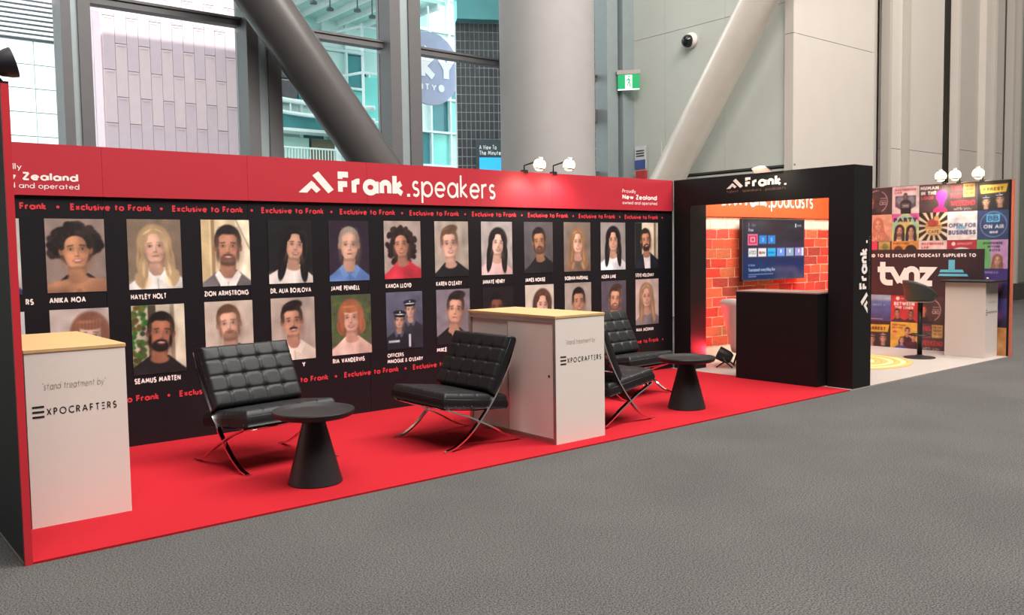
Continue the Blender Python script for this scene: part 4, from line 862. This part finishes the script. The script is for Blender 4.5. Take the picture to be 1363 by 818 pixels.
area('booth_light', (9.9, 1.9, 2.5), (math.radians(38), 0, 0), 3.0, .15, 17, (1, .84, .66))
# ------------------------------------------------------------------ brick wall
W = thing('brick_wall', 'podcast booth back wall printed with red bricks under an orange banner', 'display wall', (10.2, DW, 0))
B((8.31, DW, 0), (12.14, DW+.05, 2.42)).build('wall_panel', MORTAR, W)
B((8.31, DW-.02, 1.995), (12.08, DW+.04, 2.443)).build('banner_panel', ORANGE, W)
WASH = mat('whitewashed_brick', (236,214,192), .7, var=.06, vs=20)
BR = [mat('brick_%s' % n, c, .75, var=.32, vs=34) for n, c in (('red', (186,60,42)), ('orange', (206,84,52)), ('brown', (150,58,44)), ('rose', (196,74,60)), ('ochre', (184,98,62)))]
def brick_mesh(w_):
    mb = MB(); h = .118; j = [random.uniform(-.006, .006) for _ in range(8)]
    p = [(0+j[0], j[1]), (w_/2, j[2]*.7), (w_+j[3], j[4]), (w_+j[5], h+j[6]), (w_/2, h+j[7]*.7), (j[2], h+j[0])]
    vs = [(a, 0, b) for a, b in p]+[(a, -.003, b) for a, b in p]; n = 6
    fs = [tuple(range(2*n-1, n-1, -1))]+[(i, (i+1) % n, n+(i+1) % n, n+i) for i in range(n)]
    return mb.add(vs, fs)
protos = {}
for row in range(13):
    z = .235+row*.133; xx = 8.33+(0 if row % 2 else -.18)
    while xx < 12.05:
        w_ = random.choice((.335, .335, .25, .3)); key = (w_, random.randrange(3)); a = max(xx, 8.32)
        if xx+w_ > 12.06: break
        mi = random.randrange(5) if row < 12 else -1
        if a == xx:
            if key not in protos: protos[key] = brick_mesh(w_).build('brick', BR[0], W); o = protos[key]
            else: o = protos[key].copy(); COL.objects.link(o)
            o.data.materials[0] = BR[0]; o.material_slots[0].link = 'OBJECT'; o.material_slots[0].material = WASH if mi < 0 else BR[mi]
            o.location = Vector((xx, DW, z))-Vector((10.2, DW, 0))
        xx += w_+.016
B((8.31, DW-.003, 0), (12.06, DW, .21)).build('pale_skirting', WASH, W)
mb = MB(); mountain(mb, (8.98, DW-.022, 2.145), .36, .20, FY); tag(mb.build('logo', WHITEINK, W), 'white twin-peak emblem on the orange banner')
text('lettering', 'Φrank', (9.385, DW-.022, 2.137), .66, .217, WHITEINK, W, w=.25, gap=.05)
text('lettering', '.', (10.08, DW-.022, 2.137), .035, .1, WHITEINK, W, w=.3)
text('lettering', 'podcasts', (10.135, DW-.022, 2.137), 1.09, .24, WHITEINK, W, w=.13, gap=.1)
# ------------------------------------------------------------------ television
t = thing('television', 'large flat television with an app menu on the brick wall', 'television', (10.07, 2.42, 1.5))
T0, T1, Z0, Z1, TY = 9.315, 10.835, 1.10, 1.967, 2.40
MB().bevbox((T0, TY, Z0), (T1, TY+.05, Z1), .004).build('case', BLKPL, t); B((9.8, TY+.05, 1.35), (10.35, DW-.004, 1.75)).build('wall_bracket', BLKPL, t)
mb = MB(); mb.box((T0-.002, TY-.006, Z0-.002), (T1+.002, TY, Z0+.014)); mb.box((T0-.002, TY-.006, Z1-.010), (T1+.002, TY, Z1+.002)); mb.box((T0-.002, TY-.006, Z0), (T0+.010, TY, Z1)); mb.box((T1-.010, TY-.006, Z0), (T1+.002, TY, Z1)); mb.build('bezel', mat('bezel_grey', (70,66,70), .3), t)
c = Cv(T1-T0-.02, Z1-Z0-.02, 220, (30, 30, 44))
c.put((c.y-.16)/.25, (24, 44, 96), .9); c.put((c.y-.44)/.16, (16, 30, 70), .5)
def tile(a, b, col, rim=None, w_=.13, h_=.08):
    if rim: c.rect(a-.012, b-.012, a+w_+.012, b+h_+.012, rim)
    c.rect(a, b, a+w_, b+h_, col)
tile(.09, .148, (205, 40, 84), (255, 120, 150)); c.rect(.12, .165, .19, .21, (250, 210, 220)); c.rect(.132, .173, .178, .202, (205, 40, 84)); tile(.255, .148, (26, 132, 214), w_=.12); tile(.395, .148, (30, 130, 210), w_=.12)
c.text('3', .30, .205, .03, .034, (190, 225, 250), .16); c.text('S', .44, .205, .03, .034, (190, 225, 250), .16)
for k, cl in enumerate(((232,226,222), (236,230,226), (20,176,232), (108,150,232), (150,172,196), (164,150,212))): tile(.088+.152*k, .268, cl)
c.rect(.965, .268, 1, .348, (236,232,236))
c.text('ATEO', .10, .325, .105, .034, (90, 100, 100), .16); c.rect(.255, .30, .285, .322, (200,40,40)); c.text('play', .292, .32, .06, .022, (60,50,50), .2); c.text('prime', .405, .32, .09, .022, (10,90,170), .2)
for k in range(3): c.ell(.61+.152*k, .30, .014, .020, (240,240,255), .8)
c.rect(.09, .035, .10, .07, (150,150,170), .8); c.text('Apps', .14, .062, .06, .025, (120,120,140), .2); c.rect(.85, .035, .868, .07, (240,240,250)); c.text('Search', .885, .062, .07, .022, (210,210,220), .2); c.text('Free', .09, .112, .075, .03, (235,235,245), .2)
c.text('D 3Now', .09, .435, .10, .018, (170,190,220), .2); c.text('Tournament everything live', .09, .485, .42, .030, (225,232,245), .2); c.rect(.09, .51, .48, .516, (150,165,200)); c.rect(.09, .53, .21, .536, (150,165,200))
c.build('screen', (T0+.01, TY-.0015, Z1-.01), FY, t, 'screen with rows of small app squares', SCREEN)
# ------------------------------------------------------------------ floor uplights in the booth
def parcan(x0, y0, rz, label, on):
    t = thing('floor_uplight', label, 'lamp', (x0, y0, .012), math.radians(rz), 'floor uplights in the podcast booth', local=True)
    Mh = Matrix.Translation((0, 0, .15)) @ Matrix.Rotation(math.radians(-25), 4, 'Y')
    mb = MB(); mb.lathe([(0,-.10),(.06,-.10),(.085,-.05),(.092,.09),(.086,.09),(.082,.07),(0,.065)], (0,0,0), 24, (1,0,0)); mb.v = [tuple(Mh @ Vector(v)) for v in mb.v]; mb.build('housing', BLKPL, t, True, True)
    for s in (-1, 1):
        mb = MB(); mb.tube([(0, s*.1, .15), (-.02, s*.11, .08), (.09, s*.11, .008)], .010, 6); mb.tube([(0, s*.1, .15), (-.03, s*.11, .08), (-.12, s*.11, .008)], .010, 6); mb.build('leg', BLKPL, t, True)
    mb = MB(); mb.lathe([(0,.076),(.078,.074)], (0,0,0), 20, (1,0,0)); mb.v = [tuple(Mh @ Vector(v)) for v in mb.v]; mb.build('lens', REDBULB, t)
    l = bpy.data.lights.new('lamp_beam', 'SPOT'); l.energy = on; l.spot_size = math.radians(150); l.spot_blend = .7; l.color = (1,.03,.05); l.shadow_soft_size = .05
    o = bpy.data.objects.new('lamp_beam', l); COL.objects.link(o); o.parent = t; o.location = (.12,0,.2); o.rotation_euler = Vector((1,0,.9)).to_track_quat('-Z','Y').to_euler()
parcan(8.50, 2.08, 118, 'black floor uplight at the foot of the brick wall by the doorway', 120)
parcan(11.0, 2.18, 80, 'black floor uplight behind the booth counter below the television', 150)
t = thing('white_armchair', 'white shell chair just visible behind the black booth counter', 'armchair', (8.85, 1.88, .012))
# shell
vs = []; fs = []; nu, nv = 17, 9
for layer in (0, 1):
    for j in range(nv):
        for i in range(nu):
            th = math.radians(-118+236*i/(nu-1)); v = j/(nv-1); rr = .25+.07*v+(.0 if layer == 0 else .022)
            top_ = .20+(.72)*v*(.62+.38*math.cos(th/2)**2)
            vs.append((8.83-rr*math.cos(th)-.13*v, 1.88+rr*math.sin(th), top_))
L0 = nu*nv
for j in range(nv-1):
    for i in range(nu-1):
        a = j*nu+i; fs += [(a, a+nu, a+nu+1, a+1), (L0+a, L0+a+1, L0+a+nu+1, L0+a+nu)]
for i in range(nu-1):
    a = (nv-1)*nu+i; fs += [(a, L0+a, L0+a+1, a+1), (i, i+1, L0+i+1, L0+i)]
for j in range(nv-1):
    a = j*nu; fs.append((a, L0+a, L0+a+nu, a+nu)); a += nu-1; fs.append((a, a+nu, L0+a+nu, L0+a))
MB().add(vs, fs).build('shell', WHITE, t, True); MB().lathe([(0,.39),(.25,.39),(.27,.42),(.24,.455),(0,.46)], (8.85, 1.88, 0), 32).build('seat', WHITE, t, True)
for k in range(4): a = PI/4+k*PI/2; MB().tube([(8.85+.14*math.cos(a), 1.88+.14*math.sin(a), .40), (8.85+.26*math.cos(a), 1.88+.26*math.sin(a), .02)], [.016, .011], 8).build('leg', BLKPL, t, True)

# ================================================================== POSTER WALL
PX = 12.08
W = thing('poster_wall', 'end wall covered with square colourful podcast posters', 'display wall', (PX, 1.2, 0))
B((PX, 0, 0), (PX+.04, DW, 2.443)).build('wall_panel', BLACK, W); B((PX-.004, -.022, 0), (PX+.05, .0, 2.443)).build('orange_edge', mat('orange_edge', (206,104,78), .5), W)
B((PX-.004, .0, 2.443), (PX+.045, DW, 2.452)).build('top_rail', ALU, W)
TW, TH = .4145, .4075
def pfaces(c, l):
    for a in l: person(c, **a)
def art(kind):
    bgs = dict(cxo=(66,48,50), shield=(240,208,204), human=(82,62,60), week=(74,56,58), off=(30,28,30), peach=(232,164,128), party=(206,214,130), cafe=(40,34,30), open=(240,226,222), air=(44,66,112), pinkgold=(60,46,44), orng=(236,150,60), redw=(238,208,200), red=(190,48,60), green=(110,190,110), blue=(60,96,170), betw=(206,44,46), yell=(238,176,56), purp=(70,50,130), ora2=(226,140,70))
    c = Cv(TW-.002, TH-.002, 66, bgs[kind]); P = lambda **k: person(c, **k)
    if kind == 'cxo': c.ring(.42, .5, .40, .012, (226,180,170)); P(cx=.2, cy=.5, s=.6, skin=(226,120,90), hair=(110,40,40)); c.rect(.4, .1, .6, .9, bgs['cxo']); c.text('CXO', .52, .64, .26, .14, (236,200,196), .24); c.rect(.55, .38, .78, .40, (220,190,190)); c.rect(.52, .46, .78, .48, (220,190,190))
    if kind == 'shield': c.text('MASTERMINDS', .1, .16, .78, .08, (222,70,84), .26); c.text('LAB', .1, .26, .26, .08, (222,70,84), .26); c.poly([(.12,.34),(.88,.34),(.88,.72),(.5,.94),(.12,.72)], (96,84,92)); c.ell(.3,.5,.14,.14,(170,160,170),.8,.6); c.ell(.7,.5,.14,.14,(150,150,160),.8,.6); P(cx=.5, cy=.34, s=.35, skin=(150,110,96)); c.ell(.5,.64,.2,.16,(60,50,56)); c.rect(.36,.62,.64,.78,(120,104,106)); c.rect(.4,.68,.6,.72,(190,180,180))
    if kind == 'human': c.text('HUMAN', .04, .18, .64, .13, (246,232,226), .3); c.text('IN THE', .06, .36, .54, .13, (246,232,226), .3); c.text('LOOP', .06, .53, .46, .13, (222,70,84), .3); c.ell(.78,.42,.2,.2,(190,40,160)); c.poly([(.66,.58),(.9,.58),(.86,.8),(.7,.8)],(190,40,160)); c.ell(.74,.98,.26,.2,(232,40,110))
    if kind == 'week':
        for i, s in enumerate(('THIS', 'PAST', 'WEEKEND')): c.text(s, .1, .28+.26*i, .38 if i < 2 else .82, .2, (222,50,60), .26)
        c.rect(.52,.04,.9,.5,(206,166,90)); [c.text('THIS PAST', .56, .16+.12*i, .3, .07, (110,70,40), .2) for i in range(3)]; c.text('w/ friends' if 0 else 'with you', .2, .94, .6, .1, (240,226,220), .12)
    if kind == 'off': c.poly([(.06,.14),(.96,.12),(.9,.4),(.1,.42)], (222,178,44)); c.text('ARREST', .14, .34, .68, .12, (60,44,20), .24); P(cx=.27, cy=.68, s=.62, skin=(200,150,120), shirt=(26,30,44), cap=(30,36,56)); P(cx=.72, cy=.62, s=.66, skin=(190,140,112), shirt=(26,30,44), cap=(30,36,56))
    if kind == 'peach':
        P(cx=.5, cy=.36, s=.8, skin=(232,164,128), hair=(196,112,84), style='long', shirt=(224,150,116)); c.ring(.4,.78,.17,.012,(180,90,70)); c.ring(.62,.8,.17,.012,(180,90,70)); c.rect(0,.55,.7,.57,(190,100,80))
    if kind == 'party':
        c.ell(.5,.5,.45,.45,(150,210,190),1,.3); c.ell(.5,.5,.3,.3,(230,214,100),1,.3); c.poly([(0,0),(.4,0),(0,.3)],(232,80,160)); c.poly([(1,0),(.6,0),(1,.3)],(232,80,160)); P(cx=.28,cy=.62,s=.72,skin=(222,150,120),hair=(50,34,34),style='long',shirt=(232,214,206),beard=1); P(cx=.72,cy=.64,s=.72,skin=(220,156,130),hair=(44,28,28),style='long',shirt=(236,222,214)); c.text('PARTY', .06, .3, .88, .16, (60,30,70), .34); c.text('CHAT', .36, .42, .3, .09, (240,170,190), .3)
    if kind == 'cafe':
        a = np.arctan2(c.y-.5, c.x-.5); c.put(np.sin(a*14)*3, (240,212,170)); c.ell(.52,.52,.3,.3,(216,160,96)); c.ell(.5,.36,.2,.14,(190,70,50)); c.ell(.62,.2,.09,.09,(214,150,90)); c.rect(.28,.46,.76,.48,(120,50,40)); c.rect(.28,.58,.76,.76,(236,190,120)); c.text('CAFE',.33,.73,.38,.11,(110,60,40),.2)
    if kind == 'open': c.text('TALKING', .1, .3, .34, .09, (170,180,210), .16); c.text('OPEN FOR', .04, .56, .92, .16, (72,86,130), .26); c.text('BUSINESS', .04, .8, .92, .16, (60,74,120), .26); c.rect(.3,.5,.62,.62,(90,170,220),.7)
    if kind == 'air': c.ring(.52,.48,.42,.014,(110,150,190)); c.rect(.3,.14,.5,.4,(84,190,232)); c.rect(.52,.14,.72,.4,(84,190,232)); c.text('BB',.33,.36,.36,.18,(44,66,112),.2); c.text('ON AIR',.2,.62,.66,.14,(226,226,236),.28); c.text('and',.4,.78,.26,.1,(236,236,246),.3)
    if kind == 'pinkgold': c.rect(.05,0,.45,.4,(226,50,90)); c.rect(.5,0,.95,.4,(190,160,80)); c.ell(.75,.2,.12,.12,(120,130,60))
    if kind == 'orng': c.text('EVERYTHING', .05, .12, .6, .07, (120,60,30), .2); c.ell(.72,.34,.22,.2,(50,36,30)); c.ell(.25,.3,.16,.12,(110,60,40))
    if kind == 'redw': c.text('MASTERMINDS', .1, .16, .78, .09, (222,60,74), .3); c.text('LAB', .1, .28, .26, .09, (222,60,74), .3)
    if kind == 'red': c.ell(.22,.13,.07,.07,(250,220,210)); c.text('SPINOFF', .34, .17, .5, .08, (245,180,180), .2); c.ell(.5,.5,.4,.25,(240,230,224))
    if kind == 'green': c.rect(.45,0,1,1,(206,150,206)); c.text('SOMEWHERE', .2, .16, .62, .08, (40,40,60), .24); c.text('BEYOND', .35, .28, .4, .08, (40,40,60), .24); c.text('BOYS', .4, .4, .35, .08, (40,40,60), .24); P(cx=.66,cy=.7,s=.66,skin=(222,156,130),hair=(150,96,64),style='wavy',shirt=(190,90,80))
    if kind == 'blue': c.put((.25-c.y)*9, (232,220,200)); c.put((.42-c.y)*3, (110,170,216), .7); c.put((c.y-.55)*2, (30,46,96)); c.text('WHAT IF', .3, .42, .5, .07, (150,190,230), .2); c.rect(.2,.9,.7,.92,(200,200,220))
    if kind == 'betw': c.ell(.26,.12,.07,.07,(250,226,210)); c.text('SPINOFF', .38, .15, .28, .05, (250,200,200), .2); c.text('BETWEEN', .12, .38, .76, .14, (248,236,230), .32); c.text('THE LINES', .16, .5, .68, .1, (248,236,230), .3); P(cx=.26,cy=.64,s=.5,skin=(206,140,110),shirt=(50,40,60)); P(cx=.74,cy=.66,s=.5,skin=(180,110,84),shirt=(40,34,40))
    if kind == 'yell': c.text('EVERYTHING', .06, .14, .5, .06, (120,60,20), .24); c.text('ALLTOGETHER', .06, .24, .4, .06, (120,60,20), .24); c.ell(.16,.36,.09,.04,(214,60,90)); P(cx=.62,cy=.32,s=.5,skin=(214,150,120),shirt=(40,24,30)); P(cx=.86,cy=.5,s=.45,skin=(214,150,120),shirt=(60,24,40)); P(cx=.42,cy=.66,s=.45,skin=(224,160,130),hair=(110,70,40),shirt=(60,70,160))
    if kind == 'purp': c.text('BUSINESS', .1, .16, .6, .08, (190,180,220), .2); c.put((c.y-.4)*2,(40,24,60)); c.ell(.6,.6,.2,.2,(200,80,120),.7,.8)
    if kind == 'ora2': c.ell(.5,.6,.3,.3,(240,200,130),1,.6); c.ell(.3,.3,.14,.14,(120,70,50),.8,.6)
    c.c = c.c*.86+.03; c.soften(); return c
grid = [['pinkgold','cxo','shield','human','week','off'], ['cafe','peach','party','cafe','open','air'], ['red','pinkgold','orng','redw','red','green'], ['open','air','human','shield','blue','purp'], ['yell','blue','betw','cxo','open','purp'], ['week','off','yell','week','cafe','ora2']]
cache = {}
for r_i, row in enumerate(grid):
    for c_i, kd in enumerate(row):
        y0 = .03+TW*(6-c_i); z1 = 2.443-TH*r_i
        if y0 > 2.1+TW-.02: continue
        if r_i == 3 and c_i < 5: continue
        if y0 > DW-.005: y0 = DW-.005
        art(kd).build('poster', (PX-.003, y0, z1), FX, W)
B((PX-.008, .337, .815), (PX-.002, DW-.005, 1.50)).build('poster_band', mat('dark_plum_print', (52,38,42), .5), W)
text('lettering', 'PROUD TO BE EXCLUSIVE PODCAST SUPPLIERS TO', (PX-.010, 2.17, 1.385), 1.72, .052, WHITEINK, W, FX, w=.26, gap=.14)
# big rounded channel letters
mb = MB()
BN = [0]
def bl(p, w_=.085): BN[0] += 1; vs, fs = thick(p, w_); place(mb, vs, fs, (PX-.011-.0006*BN[0], 1.93, .955), *FX)
bl([(.11,.36),(.11,.12)]+ar(.19,.12,.08,.075,180,270)+[(.27,.045)]); bl([(.03,.245),(.26,.245),(.38,.05)]); bl([(.38,.05),(.47,.22)]+ar(.56,.17,.085,.085,150,0)+[(.645,.04)]); bl([(.475,.2),(.475,.0)]); bl([(.68,.245),(.86,.245),(.70,.045),(.87,.045)]); 
tag(mb.build('lettering', WHITEINK, W), 'large rounded white letters on the dark band')
mb = MB(); BL = mat('sky_blue_ink', (96,186,208), .5)
mb.add([(PX-.011, a, b) for a, b in ((.83,1.20),(.74,1.20),(.74,1.345),(.83,1.345))], [(0,1,2,3)]); mb.add([(PX-.011, a, b) for a, b in ((.96,1.165),(.61,1.165),(.63,1.205),(.94,1.205))], [(0,1,2,3)]); mb.add([(PX-.011, a, b) for a, b in ((.98,1.11),(.55,1.11),(.57,1.145),(.96,1.145))], [(0,1,2,3)]); mb.build('plus_mark', BL, W)
# ------------------------------------------------------------------ rug, stool, plinth
t = thing('round_rug', 'round straw-coloured rug with pale rings on the pale floor', 'rug', (10.1, 1.4, .012))
RG = [mat('jute_straw', (196,156,88), .9, var=.12, vs=60, bump=.4, bs=120), mat('jute_pale', (216,194,140), .9, var=.1, vs=60, bump=.4, bs=120)]
for k in range(12):
    r0, r1 = .93*k/12, .93*(k+1)/12
    MB().lathe([(r0+.001, .001), (r0+.003, .010), ((r0+r1)/2, .013), (r1-.003, .010), (r1-.001, .001)], (10.1, 1.4, .012), 64).build('woven_ring', RG[1 if k in (5, 8, 10) else 0], t, True)
t = thing('bar_stool', 'black bar stool with a curved low back before the poster wall', 'stool', (11.13, .78, .012))
DG = mat('dark_green_grey_vinyl', (56,58,54), .5)
sx, sy = 11.13, .78
MB().lathe([(0,.0),(.20,0),(.205,.008),(.19,.014),(.06,.03),(.03,.05),(0,.05)], (sx, sy, .012), 40).build('base', BLKPL, t, True, True)
MB().tube([(sx, sy, .03), (sx, sy, .78)], .034, 16).build('column', BLKPL, t, True); MB().tube([(sx+.14*math.cos(a*PI/8), sy+.14*math.sin(a*PI/8), .33) for a in range(16)], .010, 8, closed=True).build('footrest', BLKPL, t, True)
MB().lathe([(0,.80),(.17,.80),(.20,.83),(.19,.865),(0,.87)], (sx, sy, 0), 32).build('seat', DG, t, True); MB().lathe([(.0,.785),(.16,.785),(.18,.80),(0,.80)], (sx, sy, 0), 32).build('seat_rim', ALU, t, True)
vs = []; fs = []; nu, nv = 21, 7
for layer in (0, 1):
    for j in range(nv):
        for i in range(nu):
            q = -1+2*i/(nu-1); th = math.radians(120*q); v = j/(nv-1); rr = .185+.03*v+(.018 if layer else 0)
            hh = .82+.27*v*(1-.75*abs(q)**2.2)
            ca = math.radians(150); vs.append((sx+rr*math.cos(th+ca), sy+rr*math.sin(th+ca), hh))
L0 = nu*nv
for j in range(nv-1):
    for i in range(nu-1): a = j*nu+i; fs += [(a, a+nu, a+nu+1, a+1), (L0+a, L0+a+1, L0+a+nu+1, L0+a+nu)]
for i in range(nu-1): a = (nv-1)*nu+i; fs += [(a, L0+a, L0+a+1, a+1), (i, i+1, L0+i+1, L0+i)]
for j in range(nv-1): a = j*nu; fs.append((a, L0+a, L0+a+nu, a+nu)); a += nu-1; fs.append((a, a+nu, L0+a+nu, L0+a))
MB().add(vs, fs).build('backrest', DG, t, True)
t = thing('podium', 'tall white podium with a thin black top before the poster wall', 'podium', (11.82, .38, .012))
B((11.61, .12, .012), (12.0, .66, 1.045)).build('body', mat('white_podium', (206,194,186), .5, var=.01), t); MB().bevbox((11.55, .02, 1.045), (12.04, .72, 1.07), .003).build('top', BLKPL, t)
mb = MB(); [mb.box((11.63, .119, z), (11.665, .12, z+.012)) for z in (.60, .63, .66)]; mb.build('logo', INK, t); text('lettering', 'XPOCRAFTΞRS', (11.68, .119, .62), .29, .03, INK, t, w=.15, gap=.33); text('handwriting', '"stand treatment by"', (11.70, .119, .76), .24, .03, PENCIL, t, w=.08, gap=.16)
MB().lathe([(0,0),(.018,0),(.018,.03),(.012,.04),(0,.04)], (11.75, .16, 1.07), 12).build('small_knob', ALU, t, True)
# clean helper flags
for o in bpy.data.objects:
    for k in ('_abs', '_loc'):
        if k in o: del o[k]
